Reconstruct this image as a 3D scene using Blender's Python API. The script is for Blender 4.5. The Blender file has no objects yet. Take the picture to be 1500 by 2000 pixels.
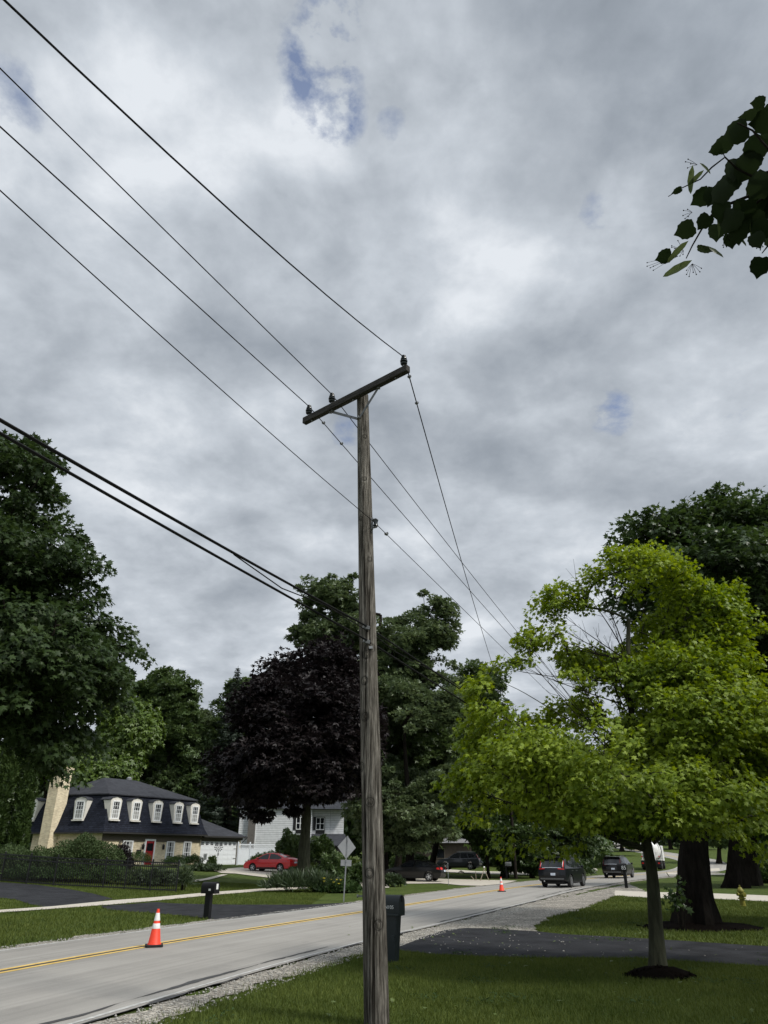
import bpy, bmesh, math, random
import numpy as np
from mathutils import Vector, Matrix
R = math.radians
S = bpy.context.scene
COL = S.collection
random.seed(7)
# ------------------------------------------------------------------ camera
PITCH = math.atan(671 / 1387.0)
EYE = 1.82
cam_d = bpy.data.cameras.new("camera")
cam = bpy.data.objects.new("camera", cam_d); COL.objects.link(cam)
cam.location = (0, 0, EYE); cam.rotation_euler = (math.pi / 2 + PITCH, 0, 0)
cam_d.sensor_fit = 'VERTICAL'; cam_d.sensor_height = 36.0; cam_d.lens = 1387 / 2000 * 36
cam_d.clip_start = 0.05; cam_d.clip_end = 5000
S.camera = cam
# ------------------------------------------------------------------ light
SUN_DIR = Vector((0.74, -0.44, 1.00)).normalized()
SUN_EL = math.asin(SUN_DIR.z); SUN_AZ = math.atan2(SUN_DIR.x, SUN_DIR.y)
sd = bpy.data.lights.new("sun", 'SUN'); sd.energy = 2.9; sd.angle = R(9); sd.color = (1.0, .95, .87)
so = bpy.data.objects.new("sun", sd); COL.objects.link(so)
so.rotation_euler = SUN_DIR.to_track_quat('Z', 'Y').to_euler()
S.view_settings.view_transform = 'Standard'; S.view_settings.look = 'None'
S.view_settings.exposure = 0.0; S.view_settings.gamma = 1.0
S.cycles.max_bounces = 6; S.cycles.diffuse_bounces = 3; S.cycles.transparent_max_bounces = 8
S.cycles.use_denoising = True

def pixdir(px, py):
    u = (px - 750) / 1387.0; v = (1000 - py) / 1387.0
    c, s = math.cos(PITCH), math.sin(PITCH)
    return Vector((u, c - v * s, s + v * c))

W = bpy.data.worlds.new("World"); S.world = W; W.use_nodes = True
def build_world():
    nt = W.node_tree; N = nt.nodes; L = nt.links; N.clear()
    out = N.new('ShaderNodeOutputWorld'); bg = N.new('ShaderNodeBackground'); bg.inputs[1].default_value = 0.1
    L.new(bg.outputs[0], out.inputs[0])
    sky = N.new('ShaderNodeTexSky'); sky.sky_type = 'NISHITA'; sky.sun_disc = False
    sky.sun_elevation = SUN_EL; sky.sun_rotation = SUN_AZ
    tc = N.new('ShaderNodeTexCoord')
    def M(op, a, b=None, c=None, clamp=False):
        n = N.new('ShaderNodeMath'); n.operation = op; n.use_clamp = clamp
        for i, x in enumerate((a, b, c)):
            if x is None: continue
            if isinstance(x, (int, float)): n.inputs[i].default_value = x
            else: L.new(x, n.inputs[i])
        return n.outputs[0]
    def V(op, a, b):
        n = N.new('ShaderNodeVectorMath'); n.operation = op
        for i, x in enumerate((a, b)):
            if isinstance(x, (tuple, list, Vector)): n.inputs[i].default_value = tuple(x)
            else: L.new(x, n.inputs[i])
        return n
    d = V('NORMALIZE', tc.outputs['Generated'], (0, 0, 0)).outputs[0]
    sep = N.new('ShaderNodeSeparateXYZ'); L.new(d, sep.inputs[0])
    z = M('ADD', M('MAXIMUM', sep.outputs[2], 0.0), 0.27)
    cmb = N.new('ShaderNodeCombineXYZ'); L.new(M('DIVIDE', sep.outputs[0], z), cmb.inputs[0]); L.new(M('DIVIDE', sep.outputs[1], z), cmb.inputs[1])
    cmb.inputs[2].default_value = 3.7
    def noise(scale, det, rough, dist, off):
        n = N.new('ShaderNodeTexNoise'); n.inputs['Scale'].default_value = scale; n.inputs['Detail'].default_value = det
        n.inputs['Roughness'].default_value = rough; n.inputs['Distortion'].default_value = dist
        L.new(V('ADD', cmb.outputs[0], off).outputs[0], n.inputs['Vector']); return n.outputs[0]
    big = noise(2.6, 5, .5, .15, (4.2, 1.4, 0)); med = noise(6.0, 7, .54, .18, (1.3, 7.7, 2)); fin = noise(15, 8, .60, .12, (9, 3, 5))
    def blob(px, py, deg, amp):   # a soft patch of cloud round one direction of the sky
        t = pixdir(px, py).normalized(); c = math.cos(R(deg))
        n = N.new('ShaderNodeMapRange'); n.interpolation_type = 'SMOOTHSTEP'
        L.new(V('DOT_PRODUCT', d, t).outputs['Value'], n.inputs[0])
        n.inputs[1].default_value = c; n.inputs[2].default_value = 1.0; n.inputs[3].default_value = 0; n.inputs[4].default_value = amp
        return n.outputs[0]
    lum = M('ADD', M('MULTIPLY', big, 1.5), M('MULTIPLY', med, 1.7)); lum = M('ADD', lum, M('MULTIPLY', fin, .42))
    lum = M('SUBTRACT', lum, 1.81)
    for b in BLOBS: lum = M('ADD', lum, blob(*b))
    lum = M('ADD', M('MULTIPLY', M('MULTIPLY', lum, M('MULTIPLY_ADD', sep.outputs[2], .34, .70)), .86), .675)
    r = N.new('ShaderNodeValToRGB'); L.new(lum, r.inputs[0])
    e = r.color_ramp.elements; e[0].position = .0; e[0].color = (.265, .300, .345, 1); e[1].position = 1.0; e[1].color = (.78, .82, .87, 1)
    for p, c in ((.25, (.335, .374, .425, 1)), (.5, (.435, .477, .530, 1)), (.75, (.575, .622, .68, 1))):
        x = e.new(p); x.color = c
    # openings to the blue
    gap = M('ADD', M('MULTIPLY', med, 1.3), M('MULTIPLY', fin, 1.5))
    hole = None
    for b in HOLES:
        x = blob(*b); hole = x if hole is None else M('ADD', hole, x)
    hole = M('SUBTRACT', M('MULTIPLY', M('MINIMUM', hole, .85), M('ADD', M('MULTIPLY', M('SUBTRACT', 1.40, gap), 4.2), 1.0)), .26)
    hole = M('MULTIPLY', M('MULTIPLY', hole, 1.25, clamp=True), .86)
    scale = V('SCALE', r.outputs[0], (0, 0, 0)); 
    sd_ = M('MAXIMUM', V('DOT_PRODUCT', d, SUN_DIR).outputs['Value'], 0.0)
    glow = M('ADD', M('MULTIPLY', M('POWER', sd_, 9.0), 2.6), 1.0)
    L.new(M('MULTIPLY', glow, 10.0), scale.inputs['Scale'])
    blue = V('MULTIPLY', sky.outputs[0], (.95, .92, 1.0))
    blue = V('ADD', blue.outputs[0], (.75, .95, 1.45))
    mx = N.new('ShaderNodeMix'); mx.data_type = 'RGBA'
    L.new(hole, mx.inputs['Factor']); L.new(scale.outputs[0], mx.inputs[6]); L.new(blue.outputs[0], mx.inputs[7])
    L.new(mx.outputs[2], bg.inputs[0])
BLOBS = [(615, 275, 4.5, .30), (300, 250, 14, .06), (430, 160, 9, .06), (1250, 170, 20, -.26), (1130, 250, 10, -.12), (330, 640, 12, -.12), (100, 60, 14, -.14),
         (900, 500, 15, .12), (1060, 800, 10, -.2), (200, 780, 9, .2), (1100, 400, 9, .14), (700, 950, 9, -.08), (540, 540, 9, -.12), (1150, 1000, 10, .1), (60, 560, 10, .05), (1330, 560, 12, -.08)]
HOLES = [(625, 95, 3.6, .75), (660, 35, 3.0, .62), (630, 180, 4.2, .62), (662, 240, 2.6, .5), (1195, 805, 2.4, .5), (1172, 412, 2.2, .36), (15, 190, 3.5, .38), (678, 845, 2.0, .4), (765, 243, 1.6, .4), (1445, 800, 2.5, .3)]
build_world()

# ------------------------------------------------------------------ road line and terrain
CENTRE = [(-36.0, -60.0), (-24.0, -30.0), (-15.0, -8.0), (-9.3, 6.0), (-5.15, 18.0), (-0.9, 28.0), (2.9, 37.0), (6.6, 46.0), (10.9, 55.3), (17.6, 68.2), (25.5, 81.0), (35.6, 97.0), (44.5, 113.0), (51, 131), (55, 155), (60, 190), (70, 240), (80, 300)]
def spline(pts, n=8):
    P = [np.array(p, float) for p in pts]; P = [2 * P[0] - P[1]] + P + [2 * P[-1] - P[-2]]
    o = []
    for i in range(1, len(P) - 2):
        for k in range(n):
            t = k / n; a, b, c, d = P[i - 1:i + 3]
            o.append(.5 * (2 * b + (c - a) * t + (2 * a - 5 * b + 4 * c - d) * t * t + (3 * b - a - 3 * c + d) * t ** 3))
    o.append(P[-2]); return np.array(o)
RC = spline(CENTRE)
_t = np.gradient(RC, axis=0); _t /= np.linalg.norm(_t, axis=1)[:, None]
RN = np.stack([-_t[:, 1], _t[:, 0]], 1)       # to the left (far side)
def sstep(x, a, b):
    t = np.clip((x - a) / (b - a), 0, 1); return t * t * (3 - 2 * t)
def road_s(x, y):
    x = np.atleast_1d(x).astype(float); y = np.atleast_1d(y).astype(float); out = np.zeros_like(x)
    for i0 in range(0, len(x), 20000):
        q = np.stack([x[i0:i0 + 20000], y[i0:i0 + 20000]], 1)
        dd = ((q[:, None] - RC[None]) ** 2).sum(2); k = dd.argmin(1)
        v = q - RC[k]; out[i0:i0 + 20000] = (v * RN[k]).sum(1)
    return out
def G(x, y):
    s = road_s(x, y); y = np.atleast_1d(y).astype(float)
    z = 1.15 * sstep(s, 8, 44) * (1 - sstep(y, 78, 100) * .5)
    return z + np.clip(y - 98, 0, 200) * .034 * sstep(y, 96, 125)
def g(x, y): return float(G(x, y)[0])
def gp(px, py):
    d = pixdir(px, py); z = 0.
    for _ in range(14):
        t = (z - EYE) / d.z
        if t < 0 or t > 400: t = 400
        z = .5 * z + .5 * g(d.x * t, d.y * t)
    t = (z - EYE) / d.z; return (d.x * t, d.y * t)
def at(px, py, Y):
    d = pixdir(px, py); t = Y / d.y; return Vector((d.x * t, Y, EYE + d.z * t))

# ------------------------------------------------------------------ materials
def hexlin(c): return c
def new_mat(name):
    m = bpy.data.materials.new(name); m.use_nodes = True
    nt = m.node_tree; b = nt.nodes['Principled BSDF']; return m, nt, b
def mat(name, col, rough=.7, var=.12, scale=6.0, bump=0.0, bscale=None, metal=0.0, spec=.4, stretch=(1, 1, 1), coat=0.0, col2=None, detail=5):
    m, nt, b = new_mat(name); N = nt.nodes; L = nt.links
    tc = N.new('ShaderNodeTexCoord'); mp = N.new('ShaderNodeMapping'); mp.inputs['Scale'].default_value = stretch
    L.new(tc.outputs['Object'], mp.inputs[0])
    nz = N.new('ShaderNodeTexNoise'); nz.inputs['Scale'].default_value = scale; nz.inputs['Detail'].default_value = detail; nz.inputs['Roughness'].default_value = .6
    L.new(mp.outputs[0], nz.inputs['Vector'])
    r = N.new('ShaderNodeValToRGB'); L.new(nz.outputs[0], r.inputs[0])
    c1 = [max(0, x * (1 - var)) for x in col]; c2 = list(col2) if col2 else [x * (1 + var) for x in col]
    r.color_ramp.elements[0].position = .3; r.color_ramp.elements[1].position = .7
    r.color_ramp.elements[0].color = (*c1, 1); r.color_ramp.elements[1].color = (*c2, 1)
    L.new(r.outputs[0], b.inputs['Base Color'])
    b.inputs['Roughness'].default_value = rough; b.inputs['Metallic'].default_value = metal; b.inputs['Specular IOR Level'].default_value = spec
    if coat: b.inputs['Coat Weight'].default_value = coat; b.inputs['Coat Roughness'].default_value = .05
    if bump:
        n2 = N.new('ShaderNodeTexNoise'); n2.inputs['Scale'].default_value = bscale or scale * 4; n2.inputs['Detail'].default_value = 6
        L.new(mp.outputs[0], n2.inputs['Vector'])
        bp = N.new('ShaderNodeBump'); bp.inputs['Strength'].default_value = bump; bp.inputs['Distance'].default_value = .02
        L.new(n2.outputs[0], bp.inputs['Height']); L.new(bp.outputs[0], b.inputs['Normal'])
    return m
def leaf_mat(name, a, b_, trans=.35, rough=.42, spec=.45):
    m, nt, b = new_mat(name); N = nt.nodes; L = nt.links
    geo = N.new('ShaderNodeNewGeometry'); r = N.new('ShaderNodeValToRGB')
    nz = N.new('ShaderNodeTexNoise'); nz.inputs['Scale'].default_value = .55; nz.inputs['Detail'].default_value = 3
    L.new(geo.outputs['Position'], nz.inputs['Vector'])
    mi = N.new('ShaderNodeMath'); mi.operation = 'MULTIPLY_ADD'; L.new(geo.outputs['Random Per Island'], mi.inputs[0]); mi.inputs[1].default_value = .55
    ms = N.new('ShaderNodeMath'); ms.operation = 'MULTIPLY_ADD'; L.new(nz.outputs[0], ms.inputs[0]); ms.inputs[1].default_value = 1.1; ms.inputs[2].default_value = -.32
    L.new(ms.outputs[0], mi.inputs[2]); L.new(mi.outputs[0], r.inputs[0])
    r.color_ramp.elements[0].color = (*a, 1); r.color_ramp.elements[1].color = (*b_, 1)
    L.new(r.outputs[0], b.inputs['Base Color']); b.inputs['Roughness'].default_value = rough; b.inputs['Specular IOR Level'].default_value = spec
    tr = N.new('ShaderNodeBsdfTranslucent'); hs = N.new('ShaderNodeHueSaturation'); hs.inputs['Hue'].default_value = .485; hs.inputs['Saturation'].default_value = 1.1; hs.inputs['Value'].default_value = 1.25
    L.new(r.outputs[0], hs.inputs['Color']); L.new(hs.outputs[0], tr.inputs[0])
    mx = N.new('ShaderNodeMixShader'); mx.inputs[0].default_value = trans
    out = N['Material Output']; L.new(b.outputs[0], mx.inputs[1]); L.new(tr.outputs[0], mx.inputs[2]); L.new(mx.outputs[0], out.inputs[0])
    return m
def brick_mat(name, c1, c2, mortar, bw, bh, msize=.02, rough=.85, offset=.5, bump=.4, smooth=.1):
    m, nt, b = new_mat(name); N = nt.nodes; L = nt.links
    tc = N.new('ShaderNodeTexCoord'); sp = N.new('ShaderNodeSeparateXYZ'); L.new(tc.outputs['Object'], sp.inputs[0])
    ad = N.new('ShaderNodeMath'); L.new(sp.outputs[0], ad.inputs[0]); L.new(sp.outputs[1], ad.inputs[1])
    cb = N.new('ShaderNodeCombineXYZ'); L.new(ad.outputs[0], cb.inputs[0]); L.new(sp.outputs[2], cb.inputs[1])
    br = N.new('ShaderNodeTexBrick'); L.new(cb.outputs[0], br.inputs['Vector']); br.inputs['Scale'].default_value = 1
    br.inputs['Color1'].default_value = (*c1, 1); br.inputs['Color2'].default_value = (*c2, 1); br.inputs['Mortar'].default_value = (*mortar, 1)
    br.inputs['Brick Width'].default_value = bw; br.inputs['Row Height'].default_value = bh; br.inputs['Mortar Size'].default_value = msize; br.offset = offset
    br.inputs['Mortar Smooth'].default_value = smooth
    nz = N.new('ShaderNodeTexNoise'); nz.inputs['Scale'].default_value = 2.5; nz.inputs['Detail'].default_value = 8; L.new(tc.outputs['Object'], nz.inputs['Vector'])
    mr = N.new('ShaderNodeMapRange'); L.new(nz.outputs[0], mr.inputs[0]); mr.inputs[3].default_value = .7; mr.inputs[4].default_value = 1.3
    mx = N.new('ShaderNodeVectorMath'); mx.operation = 'SCALE'; L.new(br.outputs[0], mx.inputs[0]); L.new(mr.outputs[0], mx.inputs['Scale'])
    L.new(mx.outputs[0], b.inputs['Base Color']); b.inputs['Roughness'].default_value = rough; b.inputs['Specular IOR Level'].default_value = .2
    bp = N.new('ShaderNodeBump'); bp.inputs['Strength'].default_value = bump; bp.inputs['Distance'].default_value = .02; bp.invert = True
    L.new(br.outputs['Fac'], bp.inputs['Height']); L.new(bp.outputs[0], b.inputs['Normal'])
    return m
def glass_mat(name, col=(.012, .014, .017), rough=.06):
    m, nt, b = new_mat(name); b.inputs['Base Color'].default_value = (*col, 1); b.inputs['Roughness'].default_value = rough; b.inputs['Specular IOR Level'].default_value = .6
    nz = nt.nodes.new('ShaderNodeTexNoise'); nz.inputs['Scale'].default_value = 3
    bp = nt.nodes.new('ShaderNodeBump'); bp.inputs['Strength'].default_value = .03; nt.links.new(nz.outputs[0], bp.inputs['Height']); nt.links.new(bp.outputs[0], b.inputs['Normal'])
    return m
def grass_mat():
    m, nt, b = new_mat('lawn'); N = nt.nodes; L = nt.links
    tc = N.new('ShaderNodeNewGeometry')
    def nz(s, d, st=(1, 1, 1)):
        mp = N.new('ShaderNodeMapping'); mp.inputs['Scale'].default_value = st; L.new(tc.outputs['Position'], mp.inputs[0])
        n = N.new('ShaderNodeTexNoise'); n.inputs['Scale'].default_value = s; n.inputs['Detail'].default_value = d; n.inputs['Roughness'].default_value = .65; L.new(mp.outputs[0], n.inputs['Vector']); return n.outputs[0]
    def mr(x, a, c):
        n = N.new('ShaderNodeMapRange'); L.new(x, n.inputs[0]); n.inputs[1].default_value = .3; n.inputs[2].default_value = .7; n.inputs[3].default_value = a; n.inputs[4].default_value = c; return n.outputs[0]
    r = N.new('ShaderNodeValToRGB'); L.new(nz(.35, 6), r.inputs[0])
    e = r.color_ramp.elements; e[0].position = .3; e[0].color = (.050, .076, .017, 1); e[1].position = .72; e[1].color = (.086, .112, .030, 1)
    f = N.new('ShaderNodeMath'); f.operation = 'MULTIPLY'; L.new(mr(nz(14, 6), .62, 1.4), f.inputs[0]); L.new(mr(nz(2.2, 4, (1, .35, 1)), .82, 1.2), f.inputs[1])
    v = N.new('ShaderNodeVectorMath'); v.operation = 'SCALE'; L.new(r.outputs[0], v.inputs[0]); L.new(f.outputs[0], v.inputs['Scale'])
    L.new(v.outputs[0], b.inputs['Base Color']); b.inputs['Roughness'].default_value = .9; b.inputs['Specular IOR Level'].default_value = .08
    bp = N.new('ShaderNodeBump'); bp.inputs['Strength'].default_value = .9; bp.inputs['Distance'].default_value = .05; L.new(nz(28, 5), bp.inputs['Height']); L.new(bp.outputs[0], b.inputs['Normal'])
    return m
def gravel_mat():
    m, nt, b = new_mat('gravel'); N = nt.nodes; L = nt.links
    geo = N.new('ShaderNodeNewGeometry'); vo = N.new('ShaderNodeTexVoronoi'); vo.inputs['Scale'].default_value = 26; L.new(geo.outputs['Position'], vo.inputs['Vector'])
    r = N.new('ShaderNodeValToRGB'); sp = N.new('ShaderNodeSeparateColor'); L.new(vo.outputs['Color'], sp.inputs[0])
    nz = N.new('ShaderNodeTexNoise'); nz.inputs['Scale'].default_value = 1.2; nz.inputs['Detail'].default_value = 6; L.new(geo.outputs['Position'], nz.inputs['Vector'])
    ma = N.new('ShaderNodeMath'); ma.operation = 'MULTIPLY'; L.new(sp.outputs[0], ma.inputs[0]); L.new(nz.outputs[0], ma.inputs[1]); 
    ma2 = N.new('ShaderNodeMath'); ma2.operation = 'MULTIPLY'; ma2.inputs[1].default_value = 1.8; L.new(ma.outputs[0], ma2.inputs[0]); L.new(ma2.outputs[0], r.inputs[0])
    e = r.color_ramp.elements; e[0].color = (.085, .078, .066, 1); e[1].color = (.54, .50, .43, 1); x = e.new(.5); x.color = (.24, .22, .185, 1)
    L.new(r.outputs[0], b.inputs['Base Color']); b.inputs['Roughness'].default_value = .9
    bp = N.new('ShaderNodeBump'); bp.invert = True; bp.inputs['Strength'].default_value = 1; bp.inputs['Distance'].default_value = .02; L.new(vo.outputs['Distance'], bp.inputs['Height']); L.new(bp.outputs[0], b.inputs['Normal'])
    return m
def road_mat():
    m, nt, b = new_mat('worn_road'); N = nt.nodes; L = nt.links
    geo = N.new('ShaderNodeNewGeometry'); uv = N.new('ShaderNodeUVMap')
    def nz(src, s, d, st=(1, 1, 1), ro=.6):
        mp = N.new('ShaderNodeMapping'); mp.inputs['Scale'].default_value = st; L.new(src, mp.inputs[0])
        n = N.new('ShaderNodeTexNoise'); n.inputs['Scale'].default_value = s; n.inputs['Detail'].default_value = d; n.inputs['Roughness'].default_value = ro; L.new(mp.outputs[0], n.inputs['Vector']); return n.outputs[0]
    def mr(x, a, c, lo=.3, hi=.7):
        n = N.new('ShaderNodeMapRange'); L.new(x, n.inputs[0]); n.inputs[1].default_value = lo; n.inputs[2].default_value = hi; n.inputs[3].default_value = a; n.inputs[4].default_value = c; return n.outputs[0]
    def mul(a, c):
        n = N.new('ShaderNodeMath'); n.operation = 'MULTIPLY'; L.new(a, n.inputs[0]); L.new(c, n.inputs[1]); return n.outputs[0]
    f = mul(mr(nz(uv.outputs[0], 1.0, 6, (.06, 2.2, 1)), .80, 1.12), mr(nz(geo.outputs['Position'], 90, 4, ro=.8), .78, 1.2))
    f = mul(f, mr(nz(geo.outputs['Position'], .5, 6), .9, 1.08)); f = mul(f, mr(nz(uv.outputs[0], 1.0, 3, (.012, 6, 1)), .9, 1.06))
    f = mul(f, mr(nz(geo.outputs['Position'], 1.3, 8, (1, 1, 1), .7), 1.0, .80, .60, .74)); f = mul(f, mr(nz(uv.outputs[0], 1.0, 5, (.35, 14, 1), .6), 1.0, .86, .60, .72))
    v = N.new('ShaderNodeVectorMath'); v.operation = 'SCALE'; v.inputs[0].default_value = (.330, .316, .290); L.new(f, v.inputs['Scale']); L.new(v.outputs[0], b.inputs['Base Color'])
    b.inputs['Roughness'].default_value = .85; b.inputs['Specular IOR Level'].default_value = .25
    bp = N.new('ShaderNodeBump'); bp.inputs['Strength'].default_value = .35; bp.inputs['Distance'].default_value = .01; L.new(nz(geo.outputs['Position'], 60, 4), bp.inputs['Height']); L.new(bp.outputs[0], b.inputs['Normal'])
    return m
M = {}
M['grass'] = grass_mat(); M['gravel'] = gravel_mat(); M['road'] = road_mat()
M['asphalt'] = mat('asphalt', (.027, .028, .031), .85, .45, 1.6, .6, 60, spec=.12, detail=9)
M['concrete'] = mat('concrete', (.50, .46, .39), .85, .12, 3, .2, 40)
M['yellow'] = mat('yellow_paint', (.74, .48, .11), .7, .25, 9, col2=(.80, .58, .19))
M['white_line'] = mat('white_paint_worn', (.46, .46, .44), .8, .3, 12)
M['crack'] = mat('crack_tar', (.06, .06, .06), .8, .3, 10)
M['mulch'] = mat('mulch', (.0055, .004, .0032), .95, .5, 25, 1, 60, spec=.03)
M['bark'] = mat('bark', (.065, .056, .045), .9, .45, 9, 1, 22, stretch=(1, 1, .18), spec=.1)
M['bark_dark'] = mat('dark_bark', (.018, .015, .012), .9, .5, 9, 1, 18, stretch=(1, 1, .2), spec=.1)
M['bark_shaded'] = mat('shade_dark_bark', (.010, .0085, .007), .95, .5, 9, 1, 18, stretch=(1, 1, .2), spec=.05)  # darker than real bark: the canopy's shade is put into the colour
M['bark_moss'] = mat('mossy_bark', (.050, .052, .034), .9, .5, 9, 1, 22, stretch=(1, 1, .18), spec=.1)
M['black'] = mat('black_metal', (.012, .012, .013), .45, .1)
M['rubber'] = mat('rubber', (.015, .015, .015), .8, .2)
M['steel'] = mat('galvanised_steel', (.33, .34, .35), .5, .15, 12, metal=.6)
M['dull_steel'] = mat('weathered_steel', (.16, .165, .17), .6, .25, 14, metal=.3)
M['sign'] = mat('sign_back', (.26, .27, .28), .5, .08, 4, metal=.35)
M['cable'] = mat('cable_black', (.006, .006, .006), .7, .1, spec=.15)
M['ceramic'] = mat('insulator_glaze', (.014, .020, .020), .25, .1, spec=.5)
M['orange'] = mat('cone_orange', (.78, .055, .022), .55, .1, 14)
M['reflect'] = mat('cone_white', (.72, .72, .70), .5, .08, 12)
M['glass'] = glass_mat('dark_glass'); M['pane'] = glass_mat('window_glass', (.035, .038, .042), .08)
M['white'] = mat('white_trim', (.76, .77, .77), .6, .05)
M['cream'] = mat('cream_trim', (.70, .67, .61), .7, .08)
M['curtain'] = mat('curtain', (.30, .30, .29), .9, .35, 9, stretch=(6, 6, .2))
M['brick'] = brick_mat('buff_brick', (.80, .69, .48), (.58, .47, .31), (.62, .56, .44), .21, .075, .010)
M['shingle'] = brick_mat('mansard_shingle', (.020, .024, .038), (.010, .012, .021), (.005, .006, .010), .35, .16, .018, bump=.6)
M['shingle_top'] = brick_mat('roof_shingle', (.052, .055, .064), (.036, .038, .045), (.026, .027, .032), .4, .14, .012)
M['siding'] = brick_mat('white_siding', (.64, .655, .67), (.61, .625, .64), (.30, .31, .33), 12.0, .2, .022, offset=.0, bump=.5)
M['fascia'] = mat('dark_fascia', (.030, .028, .026), .6, .15)
M['brown'] = mat('brown_trim', (.10, .085, .065), .7, .1)
M['reddoor'] = mat('red_door', (.30, .012, .016), .4, .08)
M['garage'] = mat('garage_white', (.74, .76, .78), .5, .03)
M['vinyl'] = mat('white_vinyl', (.72, .75, .79), .45, .04)
M['carblack'] = mat('black_car_paint', (.006, .006, .007), .3, .05, spec=.3, coat=.3)
M['carnavy'] = mat('dark_blue_car_paint', (.004, .005, .007), .3, .05, spec=.3, coat=.3)
M['cargrey'] = mat('grey_car_paint', (.050, .056, .064), .3, .05, metal=.4, coat=.6)
M['carred'] = mat('red_car_paint', (.52, .010, .018), .3, .05, spec=.5, coat=.7)
M['rimdark'] = mat('dark_alloy_rim', (.16, .165, .17), .4, .1, metal=.3)
M['chrome'] = mat('bright_metal', (.55, .56, .58), .25, .04, metal=.9)
M['alloy'] = mat('alloy_rim', (.66, .67, .68), .4, .06, metal=.15)
M['taildark'] = mat('tail_lamp_dark', (.05, .006, .006), .25, .1, spec=.5)
M['tail'] = mat('tail_lamp_red', (.62, .015, .012), .25, .1, spec=.6)
M['lampwhite'] = mat('lamp_clear', (.75, .72, .70), .2, .05, spec=.6)
M['plate'] = mat('licence_plate', (.55, .60, .68), .5, .22, 16)
M['trim'] = mat('black_plastic', (.016, .016, .017), .65, .1)
M['mailgreen'] = mat('green_black_plastic', (.010, .017, .019), .45, .12, 8, .1, spec=.4)
M['mailblack'] = mat('black_plastic_box', (.006, .006, .007), .5, .12, 8, spec=.3)
M['number'] = mat('pale_sticker', (.70, .72, .70), .6, .1)
M['hydrant'] = mat('hydrant_yellow', (.17, .155, .016), .55, .2, 12)
M['wood'] = mat('raw_wood', (.34, .29, .22), .85, .2, 20, stretch=(1, 1, .1))
M['stone'] = mat('pale_stone', (.42, .39, .34), .9, .3, 5, .6, 20)
M['truckwhite'] = mat('white_truck_paint', (.75, .75, .73), .4, .08, 3)
M['flower'] = mat('yellow_petal', (.75, .62, .06), .6, .1)
M['petalwhite'] = mat('white_petal', (.70, .70, .66), .6, .1)

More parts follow.
